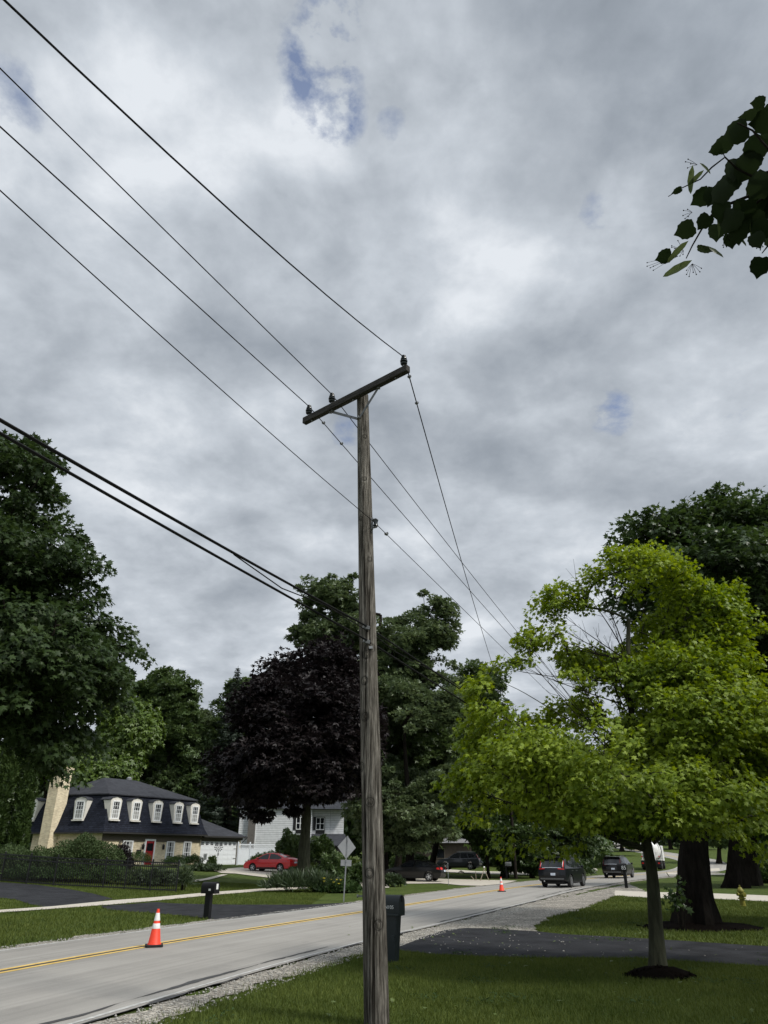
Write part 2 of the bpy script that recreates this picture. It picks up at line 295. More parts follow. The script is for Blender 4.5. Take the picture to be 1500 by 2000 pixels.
def pole_wood():
    m, nt, b = new_mat('weathered_pole_wood'); N = nt.nodes; L = nt.links
    tc = N.new('ShaderNodeTexCoord')
    def nz(s, d, st, ro=.65):
        mp = N.new('ShaderNodeMapping'); mp.inputs['Scale'].default_value = st; L.new(tc.outputs['Object'], mp.inputs[0])
        n = N.new('ShaderNodeTexNoise'); n.inputs['Scale'].default_value = s; n.inputs['Detail'].default_value = d; n.inputs['Roughness'].default_value = ro; L.new(mp.outputs[0], n.inputs['Vector']); return n.outputs[0]
    r = N.new('ShaderNodeValToRGB'); L.new(nz(34, 8, (1, 1, .045), .7), r.inputs[0])
    e = r.color_ramp.elements; e[0].position = .36; e[0].color = (.026, .022, .018, 1); e[1].position = .66; e[1].color = (.40, .380, .345, 1)
    x = e.new(.45); x.color = (.105, .097, .084, 1); x = e.new(.56); x.color = (.235, .220, .195, 1)
    r2 = N.new('ShaderNodeValToRGB'); L.new(nz(5, 6, (1, 1, .22)), r2.inputs[0]); r2.color_ramp.elements[0].position = .32; r2.color_ramp.elements[0].color = (.50, .50, .50, 1); r2.color_ramp.elements[1].position = .62
    mx = N.new('ShaderNodeVectorMath'); mx.operation = 'MULTIPLY'; L.new(r.outputs[0], mx.inputs[0]); L.new(r2.outputs[0], mx.inputs[1])
    # dark drying checks
    r3 = N.new('ShaderNodeValToRGB'); L.new(nz(16, 3, (1, 1, .03), .5), r3.inputs[0]); r3.color_ramp.elements[0].position = .36; r3.color_ramp.elements[0].color = (.18, .17, .16, 1); r3.color_ramp.elements[1].position = .42
    m2 = N.new('ShaderNodeVectorMath'); m2.operation = 'MULTIPLY'; L.new(mx.outputs[0], m2.inputs[0]); L.new(r3.outputs[0], m2.inputs[1])
    r4 = N.new('ShaderNodeValToRGB'); L.new(nz(120, 4, (1, 1, .028), .7), r4.inputs[0]); r4.color_ramp.elements[0].position = .36; r4.color_ramp.elements[0].color = (.42, .41, .40, 1); r4.color_ramp.elements[1].position = .60; r4.color_ramp.elements[1].color = (1.12, 1.1, 1.07, 1)
    m3 = N.new('ShaderNodeVectorMath'); m3.operation = 'MULTIPLY'; L.new(m2.outputs[0], m3.inputs[0]); L.new(r4.outputs[0], m3.inputs[1])
    cur = m3.outputs[0]
    for (kx, ky, kz, kr) in POLE_KNOTS:
        d = N.new('ShaderNodeVectorMath'); d.operation = 'SUBTRACT'; L.new(tc.outputs['Object'], d.inputs[0]); d.inputs[1].default_value = (kx, ky, kz)
        ln = N.new('ShaderNodeVectorMath'); ln.operation = 'LENGTH'; L.new(d.outputs[0], ln.inputs[0])
        rr = N.new('ShaderNodeValToRGB'); dv = N.new('ShaderNodeMath'); dv.operation = 'DIVIDE'; L.new(ln.outputs['Value'], dv.inputs[0]); dv.inputs[1].default_value = kr * 1.6; L.new(dv.outputs[0], rr.inputs[0])
        ee = rr.color_ramp.elements; ee[0].position = 0; ee[0].color = (1.0, .97, .9, 1); ee[1].position = 1; ee[1].color = (1, 1, 1, 1)
        for p, c in ((.30, .95), (.42, .45), (.52, .9), (.64, .35), (.8, .8)):
            q = ee.new(p); q.color = (c, c, c, 1)
        mm = N.new('ShaderNodeVectorMath'); mm.operation = 'MULTIPLY'; L.new(cur, mm.inputs[0]); L.new(rr.outputs[0], mm.inputs[1]); cur = mm.outputs[0]
    L.new(cur, b.inputs['Base Color']); b.inputs['Roughness'].default_value = .9; b.inputs['Specular IOR Level'].default_value = .1
    bp = N.new('ShaderNodeBump'); bp.inputs['Strength'].default_value = 1.0; bp.inputs['Distance'].default_value = .022; L.new(nz(34, 8, (1, 1, .045), .7), bp.inputs['Height']); L.new(bp.outputs[0], b.inputs['Normal'])
    return m

# ------------------------------------------------------------------ mesh helpers
class MB:
    def __init__(s): s.v = []; s.f = []
    def add(s, vs, fs):
        o = len(s.v); s.v += [tuple(v) for v in vs]; s.f += [tuple(i + o for i in f) for f in fs]; return s
    def box(s, x0, x1, y0, y1, z0, z1):
        return s.add([(x0, y0, z0), (x1, y0, z0), (x1, y1, z0), (x0, y1, z0), (x0, y0, z1), (x1, y0, z1), (x1, y1, z1), (x0, y1, z1)],
                     [(0, 3, 2, 1), (4, 5, 6, 7), (0, 1, 5, 4), (1, 2, 6, 5), (2, 3, 7, 6), (3, 0, 4, 7)])
    def bar(s, a, b, w, h, up=(0, 0, 1)):
        a = Vector(a); b = Vector(b); d = (b - a).normalized(); u = Vector(up); sd = d.cross(u)
        if sd.length < 1e-4: sd = d.cross(Vector((1, 0, 0)))
        sd.normalize(); u = sd.cross(d); p = []
        for q in (a, b):
            for i, j in ((-1, -1), (1, -1), (1, 1), (-1, 1)): p.append(q + sd * w / 2 * i + u * h / 2 * j)
        return s.add(p, [(0, 1, 2, 3), (7, 6, 5, 4), (0, 4, 5, 1), (1, 5, 6, 2), (2, 6, 7, 3), (3, 7, 4, 0)])
    def tube(s, pts, rad, n=8, cap=True):
        pts = [Vector(p) for p in pts]; rad = rad if hasattr(rad, '__len__') else [rad] * len(pts)
        vs = []; fs = []; prev = None
        for i, p in enumerate(pts):
            d = (pts[min(i + 1, len(pts) - 1)] - pts[max(i - 1, 0)]).normalized()
            if prev is None:
                a = Vector((0, 0, 1)) if abs(d.z) < .9 else Vector((1, 0, 0)); x = d.cross(a).normalized()
            else: x = (prev - d * prev.dot(d)).normalized()
            prev = x; y = d.cross(x)
            for k in range(n):
                t = 2 * math.pi * k / n; vs.append(p + (x * math.cos(t) + y * math.sin(t)) * rad[i])
        for i in range(len(pts) - 1):
            for k in range(n):
                fs.append((i * n + k, i * n + (k + 1) % n, (i + 1) * n + (k + 1) % n, (i + 1) * n + k))
        if cap: fs.append(tuple(range(n))[::-1]); fs.append(tuple((len(pts) - 1) * n + k for k in range(n)))
        return s.add(vs, fs)
    def lathe(s, prof, n=20, c=(0, 0, 0), axis='z'):
        vs = []; fs = []
        for (r, h) in prof:
            for k in range(n):
                t = 2 * math.pi * k / n; x, y = r * math.cos(t), r * math.sin(t)
                p = (x, y, h) if axis == 'z' else ((h, x, y) if axis == 'x' else (y, h, x))
                vs.append((p[0] + c[0], p[1] + c[1], p[2] + c[2]))
        for i in range(len(prof) - 1):
            for k in range(n): fs.append((i * n + k, i * n + (k + 1) % n, (i + 1) * n + (k + 1) % n, (i + 1) * n + k))
        fs.append(tuple(range(n))[::-1]); fs.append(tuple((len(prof) - 1) * n + k for k in range(n)))
        return s.add(vs, fs)
    def prism(s, poly, a, b, axis='y'):
        n = len(poly); f = {'y': lambda p, t: (p[0], t, p[1]), 'x': lambda p, t: (t, p[0], p[1]), 'z': lambda p, t: (p[0], p[1], t)}[axis]
        return s.add([f(p, a) for p in poly] + [f(p, b) for p in poly], [tuple(range(n)), tuple(range(2 * n - 1, n - 1, -1))] + [(i, i + n, (i + 1) % n + n, (i + 1) % n) for i in range(n)])
    def quad(s, *p): return s.add(p, [tuple(range(len(p)))])
    def build(s, name, m, parent=None, smooth=False, bevel=0, loc=None, rot=None):
        me = bpy.data.meshes.new(name); me.from_pydata(s.v, [], s.f)
        bm = bmesh.new(); bm.from_mesh(me); bmesh.ops.recalc_face_normals(bm, faces=bm.faces[:])
        if bevel: bmesh.ops.bevel(bm, geom=[e for e in bm.edges if len(e.link_faces) == 2 and e.calc_face_angle(0) > .5], offset=bevel, segments=2, affect='EDGES', profile=.7)
        bm.to_mesh(me); bm.free()
        return obj(name, me, m, parent, smooth, loc, rot)
def obj(name, me, m, parent=None, smooth=False, loc=None, rot=None):
    if m: me.materials.append(m)
    if smooth:
        me.polygons.foreach_set('use_smooth', np.ones(len(me.polygons), bool)); me.set_sharp_from_angle(angle=R(42))
    o = bpy.data.objects.new(name, me); COL.objects.link(o)
    if parent: o.parent = parent
    if loc: o.location = loc
    if rot is not None: o.rotation_euler = rot
    return o
def tag(o, label=None, cat=None, group=None, kind=None):
    if label: o['label'] = label
    if cat: o['category'] = cat
    if group: o['group'] = group
    if kind: o['kind'] = kind
    return o
def empty(name, loc, rz=0, label=None, cat=None, group=None):
    o = bpy.data.objects.new(name, None); COL.objects.link(o); o.location = loc; o.rotation_euler = (0, 0, rz); o.empty_display_size = .3
    return tag(o, label, cat, group)
def dup(root, loc, rz, label=None):
    r = root.copy(); COL.objects.link(r); r.location = loc; r.rotation_euler = (0, 0, rz)
    if label: r['label'] = label
    for ch in list(root.children):
        c = ch.copy(); COL.objects.link(c); c.parent = r
        for q in list(ch.children):
            d = q.copy(); COL.objects.link(d); d.parent = c
    return r
def np_mesh(name, verts, faces):
    me = bpy.data.meshes.new(name); nf, k = faces.shape
    me.vertices.add(len(verts)); me.vertices.foreach_set('co', np.ascontiguousarray(verts, np.float32).ravel())
    me.loops.add(nf * k); me.loops.foreach_set('vertex_index', np.ascontiguousarray(faces, np.int32).ravel())
    me.polygons.add(nf); me.polygons.foreach_set('loop_start', np.arange(0, nf * k, k, dtype=np.int32))
    me.update(calc_edges=True); return me
def text_mesh(body, size):
    cu = bpy.data.curves.new('lettering', 'FONT'); cu.body = body; cu.size = size; cu.extrude = .0015; cu.align_x = 'CENTER'; cu.align_y = 'CENTER'
    o = bpy.data.objects.new('lettering_source', cu); COL.objects.link(o); dg = bpy.context.evaluated_depsgraph_get()
    me = bpy.data.meshes.new_from_object(o.evaluated_get(dg)); bpy.data.objects.remove(o); bpy.data.curves.remove(cu); return me

# ------------------------------------------------------------------ ground, road, paving
def ground():
    xs = np.concatenate([np.linspace(-900, -90, 16), np.arange(-86, 90, 2.0), np.linspace(95, 900, 16)])
    ys = np.concatenate([np.linspace(-400, -25, 12), np.arange(-22, 160, 2.0), np.linspace(165, 1500, 24)])
    X, Y = np.meshgrid(xs, ys); Z = G(X.ravel(), Y.ravel())
    v = np.stack([X.ravel(), Y.ravel(), Z], 1); nx, ny = len(xs), len(ys)
    i = np.arange(nx * ny).reshape(ny, nx); f = np.stack([i[:-1, :-1].ravel(), i[:-1, 1:].ravel(), i[1:, 1:].ravel(), i[1:, :-1].ravel()], 1)
    tag(obj('ground', np_mesh('ground', v, f), M['grass'], smooth=True), kind='structure')
ground()
def ribbon(name, off0, off1, m, z, i0=0, i1=None, wob=0, nsub=6, seed=0, dash=None):
    rng = np.random.default_rng(seed); i1 = i1 or len(RC)
    c = RC[i0:i1]; nn = RN[i0:i1]
    if wob or dash:   # refine along the line
        t = np.linspace(0, len(c) - 1, len(c) * 8); k = np.arange(len(c))
        c = np.stack([np.interp(t, k, c[:, j]) for j in (0, 1)], 1); nn = np.stack([np.interp(t, k, nn[:, j]) for j in (0, 1)], 1)
    w0 = np.convolve(rng.normal(size=len(c) + 8), np.ones(5) / 5, 'same')[4:-4] * wob; w1 = np.convolve(rng.normal(size=len(c) + 8), np.ones(5) / 5, 'same')[4:-4] * wob
    L_ = np.concatenate([[0], np.cumsum(np.linalg.norm(np.diff(c, axis=0), axis=1))])
    rows = []
    for j in range(nsub + 1):
        a = j / nsub; o = (off0 + w0) * (1 - a) + (off1 + w1) * a; rows.append(c + nn * o[:, None])
    P = np.stack(rows, 1); n, k = P.shape[:2]; q = P.reshape(-1, 2)
    v = np.column_stack([q, G(q[:, 0], q[:, 1]) + z]); i = np.arange(n * k).reshape(n, k)
    f = np.stack([i[:-1, :-1].ravel(), i[1:, :-1].ravel(), i[1:, 1:].ravel(), i[:-1, 1:].ravel()], 1)
    me = np_mesh(name, v, f); uv = me.uv_layers.new(name='UVMap'); U = np.zeros((n, k, 2)); U[:, :, 0] = L_[:, None]; U[:, :, 1] = np.linspace(off0, off1, k)[None]
    idx = np.zeros(len(me.loops), np.int32); me.loops.foreach_get('vertex_index', idx); uv.data.foreach_set('uv', U.reshape(-1, 2)[idx].astype(np.float32).ravel())
    return obj(name, me, m, smooth=False)
tag(ribbon('road', -4.05, 2.55, M['road'], .035), kind='structure')
tag(ribbon('gravel_shoulder', -4.80, -4.02, M['gravel'], .014, 8, 90, wob=.24, seed=3), kind='structure')
tag(ribbon('gravel_shoulder', 2.5, 3.15, M['gravel'], .014, 8, 90, wob=.26, seed=5), kind='structure')
tag(ribbon('centre_line', -.075, .045, M['yellow'], .040, nsub=1), kind='structure')
tag(ribbon('centre_line', .185, .305, M['yellow'], .040, nsub=1), kind='structure')
tag(ribbon('centre_line_gap', .055, .175, M['crack'], .039, 20, 80, wob=.012, nsub=1), kind='structure')
tag(ribbon('edge_line', -3.97, -3.90, M['white_line'], .040, nsub=1, wob=.012, seed=8), kind='structure')
tag(ribbon('edge_line', 2.36, 2.46, M['white_line'], .040, nsub=1, wob=.012, seed=9), kind='structure')
for (a, b, o, s_) in ((23, 34, -3.66, 11), (38, 45, -3.78, 12), (50, 62, -3.60, 13)):
    tag(ribbon('road_crack', o - .035, o + .035, M['crack'], .041, a, b, wob=.07, nsub=1, seed=s_), kind='structure')
for (a, b, s_) in ((24, 31, 21), (33, 37, 22), (40, 49, 23), (55, 62, 24)): tag(ribbon('road_crack', -4.07, -4.02, M['crack'], .037, a, b, wob=.07, nsub=1, seed=s_), kind='structure')

def sheet(name, pts, m, z, cell=2.0, thick=0.0, kind='structure', wob=0.0, seed=1):
    rng = random.Random(seed)
    if wob:
        q = []
        for i in range(len(pts)):
            a = Vector(pts[i]); b = Vector(pts[(i + 1) % len(pts)]); n = max(1, int((b - a).length / .35))
            for k in range(n):
                p = a.lerp(b, k / n); q.append((p.x + rng.gauss(0, wob), p.y + rng.gauss(0, wob)))
        pts = q
    bm = bmesh.new(); f = bm.faces.new([bm.verts.new((p[0], p[1], 0)) for p in pts])
    if f.normal.z < 0 or f.calc_area() == 0: bm.normal_update()
    xs = [p[0] for p in pts]; ys = [p[1] for p in pts]
    for ax, lo, hi in ((0, min(xs), max(xs)), (1, min(ys), max(ys))):
        t = math.floor(lo / cell) * cell + cell
        while t < hi:
            co = [0, 0, 0]; no = [0, 0, 0]; co[ax] = t; no[ax] = 1
            bmesh.ops.bisect_plane(bm, geom=bm.verts[:] + bm.edges[:] + bm.faces[:], plane_co=co, plane_no=no); t += cell
    bmesh.ops.triangulate(bm, faces=bm.faces[:]); bm.normal_update()
    for f in bm.faces:
        if f.normal.z < 0: f.normal_flip()
    for v in bm.verts: v.co.z = g(v.co.x, v.co.y) + z
    me = bpy.data.meshes.new(name); bm.to_mesh(me); bm.free()
    return tag(obj(name, me, m), kind=kind)
def PX(*pp): return [gp(*p) for p in pp]
# near side: own asphalt drive with its gravel apron, the neighbour's concrete drive
sheet('driveway', PX((768, 1857), (820, 1834), (868, 1818), (910, 1814), (960, 1815), (1040, 1820), (1100, 1826), (1250, 1834), (1500, 1850), (1900, 1872), (1900, 1925), (1500, 1890), (1350, 1880), (1250, 1873), (1000, 1872), (850, 1866)), M['asphalt'], .020, wob=.02)
sheet('gravel_apron', PX((712, 1852), (800, 1826), (880, 1806), (1000, 1777), (1100, 1754), (1170, 1739), (1230, 1727), (1262, 1742), (1205, 1748), (1186, 1757), (1130, 1778), (1075, 1792), (1048, 1808), (1040, 1822), (960, 1818), (870, 1822), (820, 1840), (765, 1862), (735, 1866), (716, 1870)), M['gravel'], .018, wob=.07, seed=4)
sheet('neighbour_driveway', PX((1200, 1740), (1272, 1743), (1400, 1746), (1500, 1750), (1800, 1762), (1800, 1782), (1500, 1762), (1400, 1757), (1272, 1755), (1200, 1750)), M['concrete'], .024, wob=.03)
# far side
sheet('asphalt_turnaround', PX((-200, 1716), (0, 1724), (70, 1729), (130, 1737), (180, 1746), (222, 1757), (150, 1769), (90, 1773), (60, 1768), (30, 1758), (0, 1755), (-200, 1742)), M['asphalt'], .030)
sheet('pavement', PX((-60, 1788), (0, 1779), (100, 1772), (220, 1760), (300, 1754), (420, 1743), (520, 1736), (600, 1733), (600, 1737), (520, 1741), (420, 1749), (300, 1761), (220, 1768), (100, 1777), (0, 1784), (-60, 1793)), M['concrete'], .034)
sheet('asphalt_drive', PX((195, 1771), (250, 1767), (305, 1763), (330, 1765), (390, 1767), (480, 1768), (600, 1768), (655, 1765), (700, 1763), (600, 1783), (480, 1796), (420, 1797), (360, 1790), (290, 1784), (210, 1778)), M['asphalt'], .022, wob=.03)
sheet('concrete_drive', PX((415, 1700), (470, 1695), (560, 1699), (640, 1709), (720, 1720), (760, 1722), (760, 1735), (700, 1736), (620, 1727), (540, 1717), (460, 1707), (432, 1706)), M['concrete'], .040)
sheet('concrete_drive', PX((700, 1722), (760, 1716), (860, 1717), (980, 1720), (1010, 1721), (985, 1727), (940, 1731), (900, 1730), (860, 1726), (780, 1727)), M['concrete'], .036)
sheet('concrete_drive', PX((820, 1696), (870, 1698), (930, 1702), (1040, 1704), (1060, 1706), (1040, 1709), (930, 1707), (860, 1703)), M['concrete'], .036)
sheet('garden_walk', PX((378, 1720), (400, 1717), (432, 1709), (445, 1709), (410, 1719), (380, 1724)), M['concrete'], .045)
sheet('far_driveway', PX((1165, 1676), (1240, 1677), (1240, 1679), (1165, 1678)), M['concrete'], .05)
sheet('far_driveway', PX((1330, 1690), (1405, 1693), (1405, 1696), (1330, 1694)), M['concrete'], .05)
sheet('far_driveway', PX((1300, 1705), (1440, 1707), (1440, 1710), (1300, 1709)), M['concrete'], .05)

# ------------------------------------------------------------------ leaves, trees
_m5 = [(0, 0), (.12, .10), (.46, .10), (.26, .33), (.56, .66), (.18, .60), (0, 1.0)]
_ring = _m5 + [(-x, y) for x, y in _m5[-2:0:-1]]
MAPLE_V = np.array([(0, .36, 0)] + [(x, y, -.22 * abs(x) - .08 * y * y) for x, y in _ring]); MAPLE_F = np.array([(0, i + 1, (i + 1) % 12 + 1) for i in range(12)])
def _rhomb(w, ang=0, l=1.0):
    c, s = math.cos(ang), math.sin(ang)
    return [(c * x - s * y, s * x + c * y, z) for x, y, z in ((0, 0, 0), (w, .45 * l, .08), (0, l, -.1), (-w, .45 * l, .08))]
OVAL_V = np.array(_rhomb(.27)); OVAL_F = np.array([(0, 1, 2), (0, 2, 3)])
TUFT_V = np.array(_rhomb(.24) + _rhomb(.22, .95, .85) + _rhomb(.22, -.95, .85)); TUFT_F = np.concatenate([OVAL_F + 4 * i for i in range(3)])
NEEDLE_V = np.array(_rhomb(.10) + _rhomb(.09, .6, .8) + _rhomb(.09, -.6, .8) + _rhomb(.08, 1.3, .6) + _rhomb(.08, -1.3, .6)); NEEDLE_F = np.concatenate([OVAL_F + 4 * i for i in range(5)])
STRAP_V = np.array([(-.05, 0, 0), (.05, 0, 0), (.045, .6, .02), (0, 1, -.12), (-.045, .6, .02)]); STRAP_F = np.array([(0, 1, 2), (0, 2, 4), (4, 2, 3)])
LEAFS = {'maple': (MAPLE_V, MAPLE_F), 'oval': (OVAL_V, OVAL_F), 'tuft': (TUFT_V, TUFT_F), 'needle': (NEEDLE_V, NEEDLE_F), 'strap': (STRAP_V, STRAP_F)}
def unit(a): return a / (np.linalg.norm(a, axis=-1, keepdims=True) + 1e-9)
def leaf_mesh(name, P, D, Nn, size, kind):
    tv, tf = LEAFS[kind]; y = unit(D); x = unit(np.cross(y, Nn)); z = np.cross(x, y)
    v = P[:, None] + size[:, None, None] * (tv[None, :, 0, None] * x[:, None] + tv[None, :, 1, None] * y[:, None] + tv[None, :, 2, None] * z[:, None])
    f = tf[None] + (np.arange(len(P)) * len(tv))[:, None, None]
    return np_mesh(name, v.reshape(-1, 3), f.reshape(-1, 3))
def pnoise(p, f, ph):
    return (np.sin(p[:, 0] * f + ph) * np.cos(p[:, 1] * f * 1.13 + ph * 2) + np.sin(p[:, 2] * f * .9 + ph * 3 + p[:, 0] * f * .4) + np.sin((p[:, 0] + p[:, 1] - p[:, 2]) * f * .7 + ph * 5)) / 3
def tubes_np(paths, nside):
    V_ = []; F_ = []; o = 0; ang = np.arange(nside) / nside * 2 * np.pi
    for pts, rad in paths:
        pts = np.asarray(pts, float); rad = np.asarray(rad, float); d = unit(np.gradient(pts, axis=0))
        ref = np.where(np.abs(d[:, 2:3]) < .92, np.array([[0, 0, 1.]]), np.array([[1., 0, 0]])); 
        if np.abs(d[:, 2]).mean() > .6: ref = np.tile(np.array([[0, 1., 0]]), (len(d), 1))
        x = unit(np.cross(d, ref)); y = np.cross(d, x)
        v = pts[:, None] + rad[:, None, None] * (np.cos(ang)[None, :, None] * x[:, None] + np.sin(ang)[None, :, None] * y[:, None])
        n = len(pts); i = np.arange(n * nside).reshape(n, nside); j = np.roll(i, -1, 1)
        F_.append(np.stack([i[:-1].ravel(), j[:-1].ravel(), j[1:].ravel(), i[1:].ravel()], 1) + o); V_.append(v.reshape(-1, 3)); o += n * nside
    return np.concatenate(V_), np.concatenate(F_)
def skeleton(base, top, clusters, r_base, rng, bend=.25, tip=.012, trunk_pts=None, up=.18):
    if trunk_pts is None:
        n = 10; t = np.linspace(0, 1, n)[:, None]; trunk = base + (top - base) * t
        w = rng.normal(size=3) * bend; w[2] = 0; trunk = trunk + np.sin(t * np.pi * 1.5) * w * np.linalg.norm(top - base) * .06
    else: trunk = np.array(trunk_pts, float)
    nodes = [p for p in trunk]; par = [-1] + list(range(len(trunk) - 1)); nT = len(trunk)
    axis = trunk
    d0 = np.linalg.norm(clusters[:, None] - axis[None], axis=2).min(1)
    paths = []
    NP = np.zeros((nT + len(clusters) * 4, 3)); NP[:nT] = trunk; cnt = nT; minh = base[2] + (top[2] - base[2]) * .18
    for ci in np.argsort(d0):
        c = clusters[ci]; q = NP[:cnt]; dv = c - q; dist = np.linalg.norm(dv, axis=1)
        cost = dist + .7 * np.maximum(0, q[:, 2] - c[2] + .15 * np.hypot(dv[:, 0], dv[:, 1])) + 50 * (q[:, 2] < minh) + np.where(np.arange(cnt) < nT, 0, .05 * dist)
        k = int(cost.argmin()); a = q[k]; L_ = dist[k]
        ctrl = a * .5 + c * .5 + np.array([0, 0, up * L_ * .5]) + rng.normal(size=3) * L_ * .07
        ids = [k]
        for t in (.33, .66, 1.0):
            p = (1 - t) ** 2 * a + 2 * t * (1 - t) * ctrl + t * t * c; NP[cnt] = p; par.append(ids[-1]); ids.append(cnt); cnt += 1
        paths.append(ids)
    load = np.zeros(cnt)
    for ids in paths: load[ids[-1]] += 1
    for i in range(cnt - 1, -1, -1):
        if par[i] >= 0: load[par[i]] += load[i]
    rad = tip + (r_base * .8 - tip) * (load / max(1, load[0])) ** .52
    tr = np.linspace(r_base, r_base * .30, nT); tr[0] *= 1.3; tr[1] *= 1.06 if nT > 6 else 1
    out = []
    for ids in paths:
        r = rad[ids].copy(); r[0] = min(r[0], r[1] * 1.25); out.append((NP[ids], r))
    tp = (np.array(trunk), tr)
    return tp, out, NP[:cnt]
def sample_lobes(lobes, n, rng, mind, shell=.45, noise=(.0, .5)):
    vol = np.array([l[3] * l[4] * l[5] for l in lobes]) ** .75; pr = vol / vol.sum(); out = []
    tries = 0
    A_ = np.zeros((n, 3)); c = 0
    while c < n and tries < n * 30:
        tries += 1; l = lobes[rng.choice(len(lobes), p=pr)]
        d = rng.normal(size=3); d /= np.linalg.norm(d); r = rng.random() ** (shell)
        p = np.array(l[:3]) + d * r * np.array(l[3:6])
        if noise[0] and pnoise(p[None], noise[1], 1.7)[0] < -noise[0] : continue
        if c and (((A_[:c] - p) ** 2).sum(1).min() < mind * mind): continue
        A_[c] = p; c += 1
    return A_[:c]
def tree(name, label, cat, base, lobes, r_base, mats, leaf='tuft', ncl=160, per=60, lsize=.25, crad=.7, mind=.5, seed=1, top=None, shell=.45, droop=.35, flat=.55, noise=(.25, .5), group=None, trunk_pts=None, bare=None, nside=6, up=.18, jit=.55, extra=None, twig=.012, moundroot=True):
    rng = np.random.default_rng(seed); base = np.array(base, float)
    lobes = [(*l[:3], *[max(.3 * q, q - .32 * crad) for q in l[3:6]]) for l in lobes]
    cl = sample_lobes(lobes, ncl, rng, mind, shell, noise)
    if extra is not None: cl = np.concatenate([cl, np.array(extra)])
    allc = cl if bare is None else np.concatenate([cl, bare])
    zmin, zmax = cl[:, 2].min(), cl[:, 2].max()
    cen = cl.mean(0)
    if top is None: top = np.array([cen[0], cen[1], zmin + (zmax - zmin) * .72])
    tp, br, nodes = skeleton(base, np.array(top, float), allc, r_base, rng, trunk_pts=trunk_pts, up=up, tip=twig)
    root = empty(name, tuple(base), 0, label, cat, group)
    # smooth, gnarled trunk
    t = np.linspace(0, len(tp[0]) - 1, len(tp[0]) * 6); k = np.arange(len(tp[0]))
    P = np.stack([np.interp(t, k, tp[0][:, j]) for j in range(3)], 1); rr = np.interp(t, k, tp[1]); ns = 20
    ang = np.arange(ns) / ns * 2 * np.pi; ph = rng.random(6) * 6.28
    h = (P[:, 2] - base[2])[:, None]
    flare = np.exp(-h / (r_base * 2.2)) * .30 * np.sin(ang[None] * 5 + ph[0])
    lump = .06 * np.sin(ang[None] * 3 + h * 1.3 + ph[1]) + .04 * np.sin(ang[None] * 7 - h * 2.1 + ph[2]) + .03 * np.sin(ang[None] * 11 + h * 5 + ph[3])
    rad = rr[:, None] * (1 + lump + flare)
    v = np.stack([P[:, 0, None] + rad * np.cos(ang), P[:, 1, None] + rad * np.sin(ang), np.repeat(P[:, 2, None], ns, 1)], 2); v[0, :, 2] -= .15
    i = np.arange(len(P) * ns).reshape(len(P), ns); j = np.roll(i, -1, 1)
    f = np.stack([i[:-1].ravel(), j[:-1].ravel(), j[1:].ravel(), i[1:].ravel()], 1)
    obj('trunk', np_mesh('trunk', v.reshape(-1, 3) - base, f), mats[1], root, smooth=True)
    bv, bf = tubes_np(br, nside)
    obj('branches', np_mesh('branches', bv - base, bf), mats[1], root, smooth=True)
    # leaves gathered in sprays
    n = len(cl) * per; ci = np.repeat(np.arange(len(cl)), per)
    cr = crad * rng.uniform(.6, 1.3, len(cl))
    d = unit(rng.normal(size=(n, 3))); r = rng.random(n) ** .5
    out_dir = unit(cl - (cen - np.array([0, 0, (zmax - zmin) * .25]))); out_dir[:, 2] *= .6
    off = d * (r * cr[ci])[:, None] * np.array([1, 1, flat])
    off = off + out_dir[ci] * (cr[ci] * .25)[:, None]
    off[:, 2] -= droop * cr[ci] * (np.hypot(off[:, 0], off[:, 1]) / cr[ci]) ** 2 * .6
    P = cl[ci] + off
    nn = unit(np.array([0, 0, 1.0]) + .55 * out_dir[ci] + rng.normal(size=(n, 3)) * jit)
    D = unit(unit(off) + .5 * out_dir[ci] + np.array([0, 0, -droop]) + rng.normal(size=(n, 3)) * .45)
    me = leaf_mesh('crown', P - base, D, nn, lsize * rng.uniform(.65, 1.25, n), leaf)
    obj('crown', me, mats[0], root)
    return root
def lobe(px, py, rx, ry, Y, dY=0, depth=None):
    p = at(px, py, Y + dY); sx = rx * (Y * .9 + max(0, p.z - EYE) * .435) / 1387; sy = ry * Y / 1711 * 1.12
    return (p.x, p.y, p.z, sx, depth or sx, sy)
LM = {}
LM['maple'] = leaf_mat('maple_leaf', (.019, .038, .012), (.054, .088, .026), .30, .5, .3)
LM['yellow'] = leaf_mat('yellow_green_leaf', (.088, .155, .012), (.325, .415, .046), .36, .5, .3)
LM['dark'] = leaf_mat('dark_maple_leaf', (.027, .054, .015), (.068, .110, .030), .28)
LM['purple'] = leaf_mat('purple_leaf', (.008, .006, .0065), (.024, .0175, .018), .15, .5, .3)
LM['silver'] = leaf_mat('silver_maple_leaf', (.058, .094, .040), (.150, .195, .088), .32)
LM['mid'] = leaf_mat('mid_green_leaf', (.044, .080, .026), (.110, .160, .054), .3)
LM['spruce'] = leaf_mat('spruce_needles', (.024, .040, .026), (.058, .080, .052), .1)
LM['pale'] = leaf_mat('pale_willow_leaf', (.050, .095, .012), (.125, .190, .028), .3)
LM['shrub'] = leaf_mat('shrub_leaf', (.038, .064, .024), (.100, .140, .056), .25, .6, .15)
LM['boxwood'] = leaf_mat('boxwood_leaf', (.026, .054, .017), (.066, .110, .034), .2, .6, .15)
LM['arbor'] = leaf_mat('arborvitae_leaf', (.022, .045, .011), (.065, .100, .026), .15)
LM['lime'] = leaf_mat('lime_shrub_leaf', (.07, .11, .024), (.15, .20, .05), .3)
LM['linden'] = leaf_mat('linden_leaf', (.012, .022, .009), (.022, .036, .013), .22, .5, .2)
LM['bract'] = leaf_mat('linden_bract', (.05, .075, .03), (.11, .14, .06), .4)
